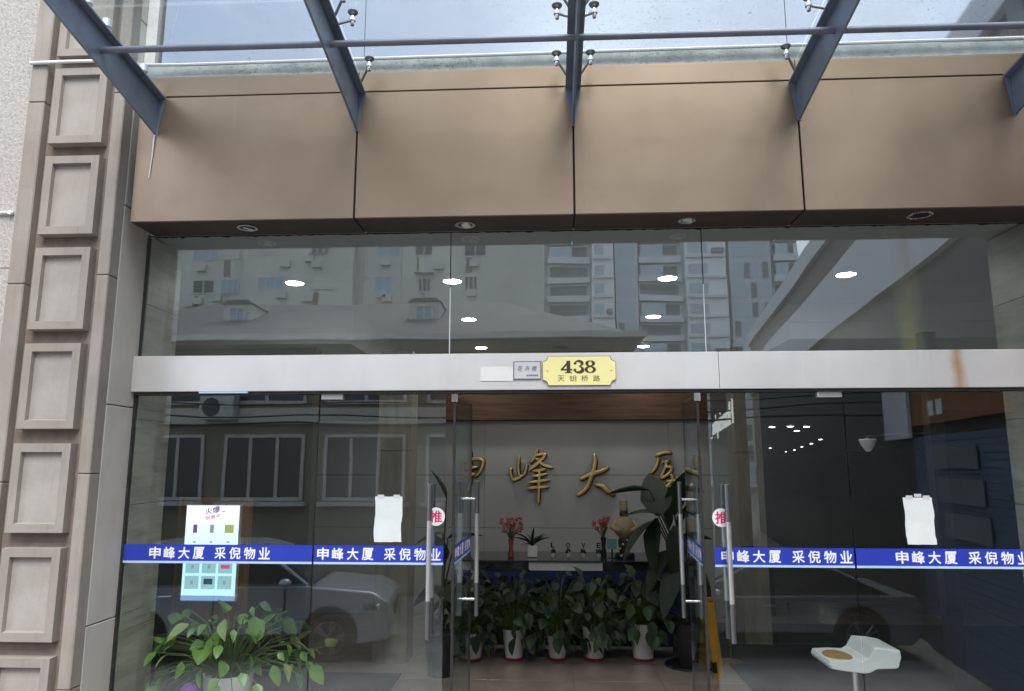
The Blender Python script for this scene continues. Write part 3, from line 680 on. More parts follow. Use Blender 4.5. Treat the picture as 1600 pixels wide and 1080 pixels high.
# downlights
lampm = MB().lathe([(0.001, 0.0), (0.058, 0.0), (0.060, 0.003)], (0, 0, 0), 20)
def downlight(x, y, z, lab, on=True, r=1.0, mat='lamp_glow', grp='ceiling downlights of the lobby'):
    d = thing('downlight', lab, 'downlight', (x, y, z), 0, grp)
    m = MB().lathe([(0.062, -0.001), (0.078, -0.001), (0.080, -0.005), (0.064, -0.009), (0.062, -0.002)], (0, 0, 0), 20); m.f = [f for f in m.f if len(f) == 4]
    a = m.build('trim', 'white_paint' if on else 'lamp_off', d, True); a.scale = (r, r, 1)
    b = MB().lathe([(0.030, -0.014), (0.055, -0.010), (0.061, -0.0015)], (0, 0, 0), 20).build('lens', mat if on else 'lamp_off', d, True); b.scale = (r, r, 1)
for x, y, lab, on in ((-2.18, 1.34, 'leftmost lit downlight in the front row of the ceiling', 1), (-0.82, 1.35, 'lit downlight in the front row by the glass joint', 1),
                      (0.992, 1.345, 'lit downlight in the front row right of the number plate', 1), (2.435, 1.30, 'rightmost lit downlight in the front row of the ceiling', 1),
                      (-0.86, 2.98, 'left lit downlight in the second row', 1), (1.096, 2.94, 'right lit downlight in the second row', 1),
                      (-0.907, 4.88, 'left lit downlight in the third row', 1), (1.234, 4.88, 'right lit downlight in the third row', 1), (0.149, 4.92, 'dark unlit downlight above the number plate', 0)):
    downlight(x, y, 3.2, lab, bool(on), 1.2)
for x, y in ((4.59, 9.58), (4.94, 9.71), (5.32, 11.43), (7.76, 16.82), (8.93, 20.9), (10.07, 25.26), (11.78, 31.42), (12.98, 36.51), (4.31, 9.8), (9.46, 27.39)):
    downlight(x, y, 2.39, 'tiny lit downlight deep in the dark right hall', True, 1.0, 'lamp_small', 'small downlights in the dark right hall')

# gold characters
STROKES = {
 'shen': [[(-1.18, 1.73), (-1.17, 1.62), (-1.15, 1.52)], [(-1.18, 1.69), (-1.0, 1.74), (-0.89, 1.71), (-0.93, 1.58), (-1.0, 1.5)], [(-1.15, 1.61), (-0.96, 1.63)], [(-1.16, 1.52), (-1.07, 1.53), (-0.99, 1.53)], [(-1.06, 1.86), (-1.06, 1.62), (-1.07, 1.4), (-1.14, 1.24)]],
 'feng': [[(-0.43, 1.78), (-0.44, 1.62), (-0.42, 1.49)], [(-0.53, 1.62), (-0.54, 1.54), (-0.49, 1.46), (-0.36, 1.53)], [(-0.32, 1.66), (-0.34, 1.57), (-0.37, 1.51)], [(-0.17, 1.87), (-0.22, 1.76), (-0.28, 1.68)], [(-0.22, 1.78), (-0.07, 1.8), (-0.17, 1.68), (-0.3, 1.58)], [(-0.2, 1.75), (-0.1, 1.66), (0.03, 1.62)], [(-0.25, 1.57), (-0.06, 1.6)], [(-0.26, 1.5), (-0.05, 1.54)], [(-0.3, 1.42), (-0.01, 1.46)], [(-0.32, 1.34), (-0.17, 1.36), (-0.02, 1.37)], [(-0.15, 1.59), (-0.16, 1.35), (-0.17, 1.13)]],
 'da': [[(0.39, 1.46), (0.53, 1.53), (0.66, 1.57), (0.79, 1.63)], [(0.59, 1.8), (0.6, 1.69), (0.56, 1.54), (0.48, 1.35), (0.35, 1.25)], [(0.59, 1.4), (0.69, 1.38), (0.77, 1.31), (0.86, 1.25)]],
 'xia': [[(1.4, 1.77), (1.52, 1.82), (1.64, 1.82)], [(1.45, 1.76), (1.42, 1.64), (1.34, 1.54)], [(1.5, 1.69), (1.61, 1.71)], [(1.56, 1.69), (1.52, 1.59), (1.48, 1.49), (1.58, 1.54), (1.62, 1.62), (1.53, 1.63)], [(1.6, 1.54), (1.63, 1.47), (1.55, 1.37), (1.5, 1.31)], [(1.54, 1.44), (1.67, 1.44), (1.62, 1.35), (1.54, 1.29)], [(1.58, 1.39), (1.69, 1.28), (1.78, 1.22)]]}
def smooth_path(p, n=5):
    P_ = [Vector(q) for q in p]; 
    if len(P_) < 3: return [P_[0].lerp(P_[-1], k / 6) for k in range(7)]
    out = []
    for i in range(len(P_) - 1):
        a, b, c, d = P_[max(i - 1, 0)], P_[i], P_[i + 1], P_[min(i + 2, len(P_) - 1)]
        for k in range(n):
            t = k / n; out.append(0.5 * ((2 * b) + (c - a) * t + (2 * a - 5 * b + 4 * c - d) * t * t + (3 * b - a - 3 * c + d) * t ** 3))
    out.append(P_[-1]); return out
gs = thing('gold_lettering', 'large gold calligraphy characters mounted on the grey lobby wall', 'lettering', (0.3, 5.395, 1.5))
for key, st_ in STROKES.items():
    core, edge = MB(), MB()
    for k, s in enumerate(st_):
        q = smooth_path(s); n = len(q); wmax = 0.030 if key in ('da',) else (0.025 if key != 'feng' else 0.021)
        rad = [wmax * (0.55 + 0.45 * math.sin(math.pi * (0.15 + 0.75 * i / (n - 1)))) * (0.5 if i in (0, n - 1) else 1) for i in range(n)]
        dy = -0.001 * k
        core.tube([(p.x - 0.3 - (0.03 if key == 'shen' else 0), -0.062 + dy, p.y - 1.5) for p in q], rad, 8, (0.7, 1))
        edge.tube([(p.x - 0.3 + 0.008 - (0.03 if key == 'shen' else 0), -0.028 + dy, p.y - 1.508) for p in q], [r * 1.25 for r in rad], 8, (0.6, 1))
    c = core.build('character', 'gold', gs, True); edge.build('backing', 'gold_edge', c, True)

# ================================================================== plants
def leaf_mesh(name, mat, l=1.0, w=0.36, droop=0.25, fold=0.10, n=6):
    vs, fs = [], []
    for i in range(n + 1):
        t = i / n; ww = w * (math.sin(math.pi * min(1, t * 0.98 + 0.02)) ** 0.75) * (1 - 0.35 * t) * (1.15 if t < .5 else 1.0)
        if i == n: ww = 0.004
        y = l * t; z = -droop * l * t * t
        vs += [(-ww * 0.5, y, z + fold * ww), (0, y, z), (ww * 0.5, y, z + fold * ww)]
        if i:
            a = 3 * (i - 1); fs += [(a, a + 1, a + 4, a + 3), (a + 1, a + 2, a + 5, a + 4)]
    m = MB(); m.v = vs; m.f = fs; return m.mesh(name, mat, True)
LV = {k: [leaf_mesh('leaf', k, 1, 0.72, 0.22), leaf_mesh('leaf', k, 1, 0.60, 0.40), leaf_mesh('leaf', k, 1, 0.78, 0.10, 0.16)] for k in ('leaf_a', 'leaf_b', 'leaf_pale', 'leaf_dark', 'leaf_deep')}
def place_leaf(par, base, direction, size, mats, roll=0.0, r=rnd):
    d = Vector(direction).normalized(); up = Vector((0, 0, 1)); x = d.cross(up)
    if x.length < 0.05: x = Vector((1, 0, 0))
    x.normalize(); z = x.cross(d)
    m = Matrix((x, d, z)).transposed().to_4x4() @ Matrix.Rotation(roll, 4, 'Y')
    o = link('leaf', r.choice(LV[r.choice(mats)]), par); o.matrix_basis = Matrix.Translation(base) @ m @ Matrix.Scale(size, 4); return o
def bushy(label, loc, pot_r, pot_h, n, spread, height, size, mats, pot='pot_white', saucer=None, seed=1, trail=0.25, group=None, name='potted_plant', ell_=(1, 1)):
    r = random.Random(seed); t = thing(name, label, 'potted plant', loc, 0, group)
    p = MB().lathe([(pot_r * 0.72, 0.012), (pot_r * 0.80, pot_h * 0.35), (pot_r * 0.94, pot_h * 0.85), (pot_r, pot_h), (pot_r * 0.93, pot_h), (pot_r * 0.88, pot_h - 0.025)], (0, 0, 0), 28).build('pot', pot, t, True)
    MB().lathe([(pot_r * 0.87, pot_h - 0.03), (pot_r * 0.4, pot_h - 0.018), (0.001, pot_h - 0.02)], (0, 0, 0), 20).build('soil', 'soil', p)
    if saucer: MB().lathe([(pot_r * 0.78, 0), (pot_r * 0.84, 0.008), (pot_r * 0.86, 0.024), (pot_r * 0.80, 0.026)], (0, 0, 0), 24).build('saucer', saucer, t, True)
    st = MB()
    for i in range(n):
        a = 2 * math.pi * (i * 0.382 + r.uniform(-0.08, 0.08)); q = math.sqrt((i + 0.5) / n)
        low = r.random() < trail
        ro = spread * (0.25 + 0.75 * q) * r.uniform(0.75, 1.1); h = height * (1 - 0.62 * q * q) * r.uniform(0.72, 1.08)
        if low: h = r.uniform(-0.10, 0.25) * height; ro = spread * r.uniform(0.7, 1.05)
        ex = Vector((ro * math.cos(a) * ell_[0], ro * math.sin(a) * ell_[1], pot_h + h))
        b = Vector((pot_r * 0.4 * q * math.cos(a), pot_r * 0.4 * q * math.sin(a), pot_h - 0.02))
        mid = b.lerp(ex, 0.55) + Vector((0, 0, 0.22 * abs(h) + (0.06 if low else 0.02)))
        st.tube([b, b.lerp(mid, 0.5) + Vector((0, 0, 0.012)), mid, ex], [0.0042, 0.0038, 0.0034, 0.0025], 5)
        out = Vector((math.cos(a), math.sin(a), 0)); dn = r.uniform(-1.5, -0.2) if not low else r.uniform(-2.2, -0.7)
        if r.random() < 0.18 and not low: dn = r.uniform(0.4, 1.4)
        side = out.cross(Vector((0, 0, 1))) * r.uniform(-0.7, 0.7)
        place_leaf(t, ex, out + side + Vector((0, 0, dn)), size * r.uniform(0.5, 1.3), mats, r.uniform(-0.9, 0.9), r)
    st.build('stems', 'stem_green', t, True); return t
# big pothos in front, just behind the left glass
bushy('large leafy potted plant in a white pot inside the left glass', (-2.20, 0.52, FZ), 0.165, 0.56, 125, 0.54, 0.42, 0.13, ['leaf_a', 'leaf_b', 'leaf_b', 'leaf_pale', 'leaf_b'], seed=5, trail=0.30, ell_=(1.12, 0.6))
pbx = MB().sphere((0, 0, 0.06), 0.06, 1, 1, 1, 16, 10).build('purple_ball', 'purple', None, True); pbx.location = (-2.38, 0.33, 0.12); tag(pbx, 'purple rounded thing beside the large white pot', 'ball')
pst = MB().lathe([(0.05, 0), (0.05, 0.02), (0.03, 0.05), (0.03, 0.40), (0.05, 0.42)], (0, 0, 0), 16).build('small_stand', 'steel_dark', None, True); pst.location = (-2.38, 0.33, FZ); tag(pst, 'small dark stand under the purple thing beside the pot', 'stand')
PX = [(-0.832, 3.17, 0.145, 0.27), (-0.389, 3.2, 0.120, 0.30), (0.054, 3.22, 0.112, 0.24), (0.432, 3.24, 0.125, 0.33), (0.928, 3.26, 0.140, 0.36)]
PLAB = ['leafy white pot plant by the open left door, first of the row', 'leafy white pot plant, second of the row before the desk', 'leafy plant in a short white pot, middle of the row before the desk',
        'leafy white pot plant, fourth of the row before the desk', 'leafy white pot plant, last of the row beside the tall plant']
for k, (x, y, r_, h_) in enumerate(PX):
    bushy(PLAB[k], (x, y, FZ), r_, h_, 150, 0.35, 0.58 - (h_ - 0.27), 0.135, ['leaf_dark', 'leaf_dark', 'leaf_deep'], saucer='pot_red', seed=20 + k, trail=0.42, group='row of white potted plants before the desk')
# tall broad-leaved plant on the right
tp = thing('tall_plant', 'tall dark broad leaved plant in a black pot beside the open right door', 'potted plant', (1.36, 3.05, FZ))
MB().lathe([(0.14, 0), (0.15, 0.02), (0.19, 0.40), (0.20, 0.42), (0.17, 0.41)], (0, 0, 0), 24).build('pot', 'pot_black', tp, True)
MB().lathe([(0.24, 0.0), (0.25, 0.012), (0.24, 0.02)], (0, 0, 0), 24).build('tray', 'pot_black', tp)
ts = MB()
TL = [((-0.28, -0.15, 1.45), (-0.32, 0, 1.93), 0.42), ((-0.36, -0.1, 1.70), (-0.80, 0, 1.69), 0.06), ((-0.24, -0.2, 1.46), (-0.66, -0.1, 1.58), 0.22), ((-0.30, 0, 1.40), (-0.72, -0.2, 1.10), 0.28),
      ((-0.28, 0, 1.42), (-0.42, -0.2, 0.92), 0.26), ((-0.10, 0, 1.45), (-0.05, -0.1, 1.98), 0.36), ((-0.05, 0.05, 1.30), (0.10, -0.1, 1.75), 0.34), ((-0.12, -0.1, 1.35), (-0.10, -0.2, 0.85), 0.30),
      ((-0.05, 0, 1.2), (0.25, -0.1, 1.25), 0.26), ((-0.18, 0, 1.1), (-0.48, -0.2, 0.80), 0.24), ((0.0, 0, 1.0), (0.22, -0.2, 0.62), 0.26), ((-0.1, 0, 0.95), (-0.30, -0.25, 0.52), 0.22), ((0.0, -0.1, 1.5), (0.20, -0.1, 1.42), 0.2), ((-0.15, 0.1, 1.3), (-0.18, 0.1, 1.72), 0.36)]
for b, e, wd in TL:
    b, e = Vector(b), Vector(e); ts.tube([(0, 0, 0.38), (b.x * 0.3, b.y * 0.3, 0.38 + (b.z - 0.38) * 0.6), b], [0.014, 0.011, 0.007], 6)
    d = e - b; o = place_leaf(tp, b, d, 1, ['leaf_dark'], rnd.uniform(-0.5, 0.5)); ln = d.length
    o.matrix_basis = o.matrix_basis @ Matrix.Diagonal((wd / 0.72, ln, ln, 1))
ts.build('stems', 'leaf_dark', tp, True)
tp2 = thing('tall_plant', 'dark tall plant seen behind the left pull handle', 'potted plant', (-1.05, 2.6, FZ))
MB().lathe([(0.12, 0), (0.16, 0.36), (0.17, 0.38), (0.14, 0.37)], (0, 0, 0), 24).build('pot', 'pot_black', tp2, True)
ts = MB()
for b, e, wd in (((0.03, 0, 1.62), (-0.10, -0.02, 1.92), 0.16), ((0.0, 0, 1.3), (-0.28, -0.1, 1.24), 0.10), ((0.05, 0, 1.25), (0.40, -0.1, 1.32), 0.15), ((0.1, 0, 1.15), (0.38, -0.1, 0.98), 0.16), ((0.0, 0, 1.0), (0.0, -0.2, 1.4), 0.2), ((0, 0, 0.8), (0.2, -0.2, 0.7), 0.2), ((0, 0, 0.8), (-0.25, -0.2, 0.75), 0.2)):
    b, e = Vector(b), Vector(e); ts.tube([(0, 0, 0.36), (b.x * 0.3, 0, 0.36 + (b.z - 0.36) * 0.6), b], [0.012, 0.010, 0.006], 6)
    d = e - b; o = place_leaf(tp2, b, d, 1, ['leaf_dark'], rnd.uniform(-0.4, 0.4)); o.matrix_basis = o.matrix_basis @ Matrix.Diagonal((wd / 0.72, d.length, d.length, 1))
ts.build('stems', 'leaf_dark', tp2, True)

# ================================================================== reception desk and what stands on it
dk = thing('reception_desk', 'reception desk with dark glass top and blue cloth front', 'desk', (0.36, 4.1, FZ))
bx('top', 'desk_glass', dk, -1.24, 1.24, -0.42, 0.42, 0.895, 0.912, bev=0.003); bx('front_cloth', 'blue_cloth', dk, -1.2, 1.2, -0.39, -0.36, 0.02, 0.80)
bx('white_board', 'pot_white', dk, -0.605, 0.20, -0.40, -0.37, 0.805, 0.893); bx('dark_rail', 'desk_glass', dk, 0.205, 1.2, -0.395, -0.365, 0.805, 0.893)
bx('dark_rail', 'desk_glass', dk, -1.2, -0.61, -0.395, -0.365, 0.805, 0.893)
for sx in (-1.15, 1.10): bx('side_panel', 'wood_dark', dk, sx, sx + 0.05, -0.35, 0.4, 0.0, 0.893)
DZ = 0.614; DY = 4.0
def flowers(label, x, y, z, hv, mat_v, mat_f, n, sp, seed, name='flower_vase'):
    r = random.Random(seed); t = thing(name, label, 'vase', (x, y, z))
    MB().lathe([(0.03, 0), (0.036, 0.02), (0.022, hv * 0.5), (0.03, hv * 0.85), (0.036, hv)], (0, 0, 0), 16).build('vase', mat_v, t, True)
    st = MB(); fm = MB()
    for i in range(n):
        a = r.uniform(0, 6.28); q = sp * math.sqrt(r.random()); e = Vector((q * math.cos(a), q * 0.6 * math.sin(a), hv + r.uniform(0.07, 0.22)))
        st.tube([(0, 0, hv - 0.02), (e.x * 0.5, e.y * 0.5, hv + 0.06), e], 0.003, 4)
        for k in range(5):
            b = a + k * 1.256; fm.sphere((e.x + 0.014 * math.cos(b), e.y + 0.01 * math.sin(b), e.z + 0.006 * k), 0.014, 1, 0.7, 0.8, 6, 4)
    st.build('stems', 'stem_green', t); fm.build('blossoms', mat_f, t, True); return t
flowers('slim red vase with pink flowers at the left of the desk', -0.462, DY, DZ, 0.20, 'vase_red', 'flower_pink', 26, 0.13, 3)
flowers('bunch of dull pink flowers in a dark vase left of the figurine', 0.60, DY, DZ, 0.22, 'pot_black', 'flower_pink', 22, 0.11, 9)
sp_ = thing('spiky_plant', 'small plant with arching narrow leaves in a square white pot', 'potted plant', (-0.215, DY, DZ))
bx('pot', 'pot_white', sp_, -0.055, 0.055, -0.055, 0.055, 0, 0.12, bev=0.006)
for k in range(11):
    a = k * 2.4; ln = rnd.uniform(0.16, 0.30); o = place_leaf(sp_, (0, 0, 0.115), (math.cos(a), math.sin(a) * 0.6, rnd.uniform(0.4, 2.2)), ln, ['leaf_dark']); o.matrix_basis = o.matrix_basis @ Matrix.Diagonal((0.18, 1, 1.4, 1))
for k, ch in enumerate('LOVE'):
    t = thing('letter_pot', 'mini plant pot topped with the letter ' + ch, 'ornament', (0.02 + 0.175 * k, DY, DZ), 0, 'four letter pots on the desk')
    MB().lathe([(0.018, 0), (0.026, 0.035), (0.022, 0.034)], (0, 0, 0), 14).build('pot', 'pot_white', t, True)
    hm = MB()
    for j in range(9): hm.sphere((rnd.uniform(-0.025, 0.025), rnd.uniform(-0.015, 0.015), 0.05 + rnd.uniform(0, 0.035)), 0.014, 1, 1, 1, 7, 5)
    hm.build('foliage', 'leaf_dark', t, True)
    MB().tube([(0, 0, 0.08), (0, 0, 0.11)], 0.003, 5).build('stick', 'brown_dark', t)
    text('letter', ch, 'rubber_black', t, (-0.022, 0.004, 0.105), 0.044, 0.052, depth=0.008, bold=0.03)
tcard = thing('display_card', 'small teal card standing on the desk', 'card', (0.69, 3.93, DZ)); bx('card', 'teal_card', tcard, -0.055, 0.055, -0.004, 0.004, 0.10, 0.21); bx('stand', 'desk_glass', tcard, -0.01, 0.01, -0.004, 0.02, 0, 0.10); bx('base', 'desk_glass', tcard, -0.04, 0.04, -0.02, 0.03, 0, 0.006)
fg = thing('figurine', 'cream figurine with dark beard and tall hat on the desk', 'figurine', (0.84, 4.02, DZ))
MB().lathe([(0.11, 0), (0.12, 0.02), (0.10, 0.05)], (0, 0, 0), 20).build('base', 'pot_black', fg, True)
MB().lathe([(0.055, 0.05), (0.065, 0.10), (0.075, 0.17), (0.06, 0.22)], (0, 0, 0), 20).build('plinth', 'brown_dark', fg, True)
dm = MB()
for k in range(10): a = k * 0.63; dm.sphere((0.07 * math.cos(a), 0.07 * math.sin(a), 0.10 + 0.05 * (k % 3)), 0.012, 1, 1, 1, 6, 4)
dm.build('white_dots', 'pot_white', fg, True)
MB().lathe([(0.06, 0.22), (0.115, 0.28), (0.125, 0.36), (0.09, 0.43), (0.05, 0.46)], (0, 0, 0), 20).build('robe', 'cream', fg, True)
MB().sphere((0, -0.01, 0.485), 0.052, 1, 1, 1.1, 16, 10).build('face', 'brown_dark', fg, True)
MB().lathe([(0.045, 0.52), (0.052, 0.54), (0.043, 0.57), (0.05, 0.60), (0.044, 0.635), (0.02, 0.645)], (0, 0, 0), 16).build('hat', 'cream', fg, True)
for s in (-1, 1): MB().tube([(s * 0.10, 0, 0.40), (s * 0.14, -0.05, 0.33), (s * 0.06, -0.11, 0.30)], [0.035, 0.03, 0.02], 8).build('sleeve', 'cream', fg, True)

# ================================================================== wood board with lit screen
wb = thing('wood_board', 'orange wood backing board on the wall behind the lit screen', 'board', (-3.365, 2.70, 0.28))
bx('board', 'wood_orange', wb, -0.375, 0.375, -0.04, 0.0, -0.2, 1.052, bev=0.004)
sn = thing('advert_screen', 'tall lit advertising screen with small product tiles', 'screen', (-3.355, 2.655, 0.35))
bx('bezel', 'white_paint', sn, -0.278, 0.278, -0.045, 0.0, -0.014, 0.916, bev=0.004)
bx('display', 'screen_glow', sn, -0.268, 0.268, -0.0475, -0.0455, 0.0, 0.905)
text('headline', '火爆', 'screen_purple', sn, (-0.075, -0.0485, 0.815), 0.15, 0.062, depth=0.0005, bold=0.02, shear=0.1).rotation_euler = (0, R(-10), 0)
text('headline', '招商中', 'screen_red', sn, (-0.07, -0.0485, 0.762), 0.15, 0.042, depth=0.0005, bold=0.015).rotation_euler = (0, R(-10), 0)
bx('swoosh', 'screen_purple', sn, 0.085, 0.125, -0.0485, -0.048, 0.846, 0.853)
for j in range(3):
    bx('picture', ['screen_purple', 'screen_grey', 'screen_green'][j], sn, -0.17 + 0.17 * j - (0.02 if j < 2 else 0.04), -0.17 + 0.17 * j + (0.02 if j < 2 else 0.05), -0.0485, -0.048, 0.64, 0.72)
    bx('picture', 'screen_grey', sn, -0.185 + 0.17 * j, -0.155 + 0.17 * j, -0.0485, -0.048, 0.545, 0.56)
    for q, z in enumerate((0.255, 0.105)):
        tl = bx('product_tile', 'screen_tile', sn, -0.24 + 0.165 * j, -0.10 + 0.165 * j, -0.0485, -0.048, z, z + 0.125)
        mt = 'screen_dark' if (j, q) == (1, 1) else ('screen_red' if (j, q) == (2, 0) else 'screen_grey')
        sz = 0.045 if mt != 'screen_grey' else 0.012
        bx('picture', mt, tl, -0.17 + 0.165 * j - sz, -0.17 + 0.165 * j + sz, -0.0492, -0.0487, z + 0.045, z + 0.045 + (0.055 if mt == 'screen_dark' else 0.035))
bx('footer', 'screen_band', sn, -0.268, 0.268, -0.0485, -0.048, 0.0, 0.045)

# ================================================================== lounge chair, sign stand, others
ch = thing('lounge_chair', 'white moulded bucket chair with a tan seat pad inside the right glass', 'chair', (1.985, 0.55, -0.1425)); ch.scale = (0.75, 0.75, 0.75)
sh = MB()
prof = [(-0.29, 0.66, 0.06, 0.155), (-0.285, 0.70, 0.05, 0.16), (-0.15, 0.675, 0.045, 0.19), (0.0, 0.665, 0.045, 0.21), (0.06, 0.70, 0.05, 0.215), (0.10, 0.80, 0.05, 0.215), (0.18, 0.86, 0.045, 0.21)]
# seat shell: closed side outline swept in depth with rounded ends
outline = [(-0.285, 0.745), (-0.16, 0.752), (-0.02, 0.748), (0.03, 0.775), (0.055, 0.815), (0.085, 0.865), (0.20, 0.858), (0.305, 0.838), (0.312, 0.79), (0.285, 0.705), (0.26, 0.695), (0.10, 0.688), (0.03, 0.655), (-0.02, 0.650), (-0.22, 0.672), (-0.285, 0.685), (-0.30, 0.715)]
def shell(outline, ys):
    m = MB(); n = len(outline); cx = sum(p[0] for p in outline) / n; cz_ = sum(p[1] for p in outline) / n
    for y, s in ys:
        m.v += [(cx + (p[0] - cx) * s, y, cz_ + (p[1] - cz_) * s) for p in outline]
    for k in range(len(ys) - 1):
        for i in range(n): a, b = k * n + i, k * n + (i + 1) % n; m.f.append((a, b, b + n, a + n))
    m.f.append(tuple(range(n))[::-1]); m.f.append(tuple((len(ys) - 1) * n + i for i in range(n))); return m
o = shell(outline, [(-0.24, 0.90), (-0.235, 0.96), (-0.21, 1.0), (0.21, 1.0), (0.235, 0.96), (0.24, 0.90)]).build('shell', 'chair_white', ch)
bv = o.modifiers.new('soft', 'BEVEL'); bv.width = 0.012; bv.segments = 3; bv.limit_method = 'ANGLE'; bv.angle_limit = R(25)
MB().sphere((-0.15, -0.02, 0.748), 0.118, 1.0, 1.45, 0.17, 24, 10).build('seat_pad', 'tan_leather', ch, True)
MB().lathe([(0.21, -0.2), (0.21, -0.188), (0.035, -0.17), (0.027, -0.14), (0.027, 0.66)], (0, 0, 0), 24).build('pedestal', 'chrome', ch, True)
ws = thing('floor_sign', 'folded yellow and dark warning sign stand behind the open right door', 'sign', (1.50, 2.75, FZ), R(20))
for s in (-1, 1):
    MB().prism([(s * 0.14, 0.0), (s * 0.145, 0.0), (s * 0.02, 0.66), (s * 0.005, 0.66)], 'x', -0.05, 0.05).build('board', 'yellow_plastic', ws)
bx('handle', 'yellow_plastic', ws, -0.05, 0.05, -0.012, 0.012, 0.66, 0.70, bev=0.005); bx('dark_stripe', 'rubber_black', ws, -0.051, -0.02, -0.142, -0.1, 0.05, 0.14)
sp2 = thing('reflection_post', 'thin brass post standing in for a hanging reflection in the right part of the lobby', 'post', (1.80, 3.2, FZ)); MB().tube([(0, 0, 0.01), (0, 0, 1.05)], 0.009, 10).build('pole', 'brass', sp2, True); MB().lathe([(0.12, 0), (0.12, 0.01), (0.02, 0.03)], (0, 0, 0), 20).build('base', 'brass', sp2, True); MB().sphere((0, 0, 0.30), 0.022).build('ball', 'brass', sp2, True)  # post modelled in place of a hanging reflection in the glass
dc = thing('wall_lamp', 'white cone shaped wall lamp beyond the right side panel', 'lamp', (2.80, 2.0, 1.88))
MB().lathe([(0.02, -0.11), (0.055, -0.06), (0.075, -0.01), (0.07, 0.0)], (0, 0, 0), 18).build('shade', 'chair_white', dc, True)
MB().tube([(0, 0, -0.005), (0, 0.03, 0.02), (0.25, 0.10, 0.04), (0.6, 0.12, 0.05)], 0.012, 8).build('arm', 'steel_dark', dc, True)
bx('post', 'dark_wall', dc, 0.58, 0.70, 0.06, 0.18, -2.18, 0.97)

# ================================================================== across the street (seen in the glass)
def window(par, x0, x1, z0, z1, y, fr='window_frame', gl='window_dark', t=0.08, n=2, d=1):
    f = MB(); 
    f.box(x0, x1, y, y + 0.06, z1 - t, z1); f.box(x0, x1, y, y + 0.06, z0, z0 + t)
    f.box(x0, x0 + t, y, y + 0.06, z0 + t, z1 - t); f.box(x1 - t, x1, y, y + 0.06, z0 + t, z1 - t)
    for k in range(1, n): xm = x0 + (x1 - x0) * k / n; f.box(xm - t / 2, xm + t / 2, y, y + 0.05, z0 + t, z1 - t)
    o = f.build('window', fr, par); bx('pane', gl, o, x0 + t, x1 - t, y + 0.005, y + 0.02, z0 + t, z1 - t); return o
GZ = -1.3
# low house with hipped dark roof
ho = thing('low_house', 'low two storey house with dark hipped roof and dormers seen reflected', 'house', (-4.5, -17, GZ))
X0, X1 = -9.5, 6.3      # local extents
bx('wall', 'ochre_render', ho, X0, X1, -4, 4, 0, 6.1)
rm = MB(); e = 0.5
rm.add([(X0 - e, 4 + e, 6.0), (X1 + e, 4 + e, 6.0), (X1 + e, -4 - e, 6.0), (X0 - e, -4 - e, 6.0), (X0 + 3.5, 0.3, 7.8), (X1 - 3.2, 0.3, 7.8)],
       [(0, 4, 5, 1), (1, 5, 2), (2, 5, 4, 3), (3, 4, 0), (0, 1, 2, 3)])
rf_ = rm.build('roof', 'roof_tile', ho)
bx('gutter', 'window_frame', rf_, X0 - e, X1 + e, 4 + e + 0.02, 4 + e + 0.14, 5.96, 6.1)
for xd in (-4.1, 1.1):
    d = MB(); d.box(xd - 0.42, xd + 0.42, 0.8, 2.4, 6.7, 7.35); dd = d.build('dormer', 'beige_render', ho); MB().prism([(xd - 0.46, 7.355), (xd + 0.46, 7.355), (xd + 0.3, 7.46), (xd - 0.3, 7.46)], 'y', 0.6, 2.45).build('dormer_roof', 'roof_tile', dd); window(ho, xd - 0.25, xd + 0.25, 6.82, 7.28, 2.4, 'window_frame', 'window_blue', 0.05)
for k in range(6):
    x = X0 + 1.0 + 2.5 * k
    window(ho, x, x + 2.0, 2.1, 3.7, 4.0, n=3); window(ho, x, x + 2.0, 4.45, 5.6, 4.0, n=2)
    bx('sill', 'window_frame', ho, x - 0.1, x + 2.1, 4.0, 4.2, 1.98, 2.08)
bx('string_course', 'beige_render', ho, X0, X1, 4.0, 4.12, 3.95, 4.35)
for x, z in ((-4.0, 4.05), (2.5, 1.0), (-7.0, 1.2)):
    a = bx('air_conditioner', 'ac_white', ho, x, x + 0.85, 4.13, 4.45, z, z + 0.6, bev=0.02); MB().lathe([(0.22, 0), (0.22, 0.01)], (0, 0, 0), 18).build('fan', 'window_dark', a).matrix_basis = Matrix.Translation((x + 0.3, 4.452, z + 0.3)) @ Matrix.Rotation(R(-90), 4, 'X')
# wires
for k, (z, sag) in enumerate(((3.1, 0.25), (3.0, 0.4), (2.75, 0.3))):
    o = MB().tube([(x, -9.5 - 0.1 * k, z - sag * (1 - ((x + 3) / 12) ** 2) + 0.04 * math.sin(x * 1.3 + k)) for x in range(-15, 10)], 0.012 + 0.004 * k, 5).build('overhead_cable', 'cable_black', None)
    tag(o, ['upper', 'middle', 'lowest thick'][k] + ' overhead cable along the street seen reflected', 'cable', 'overhead cables')
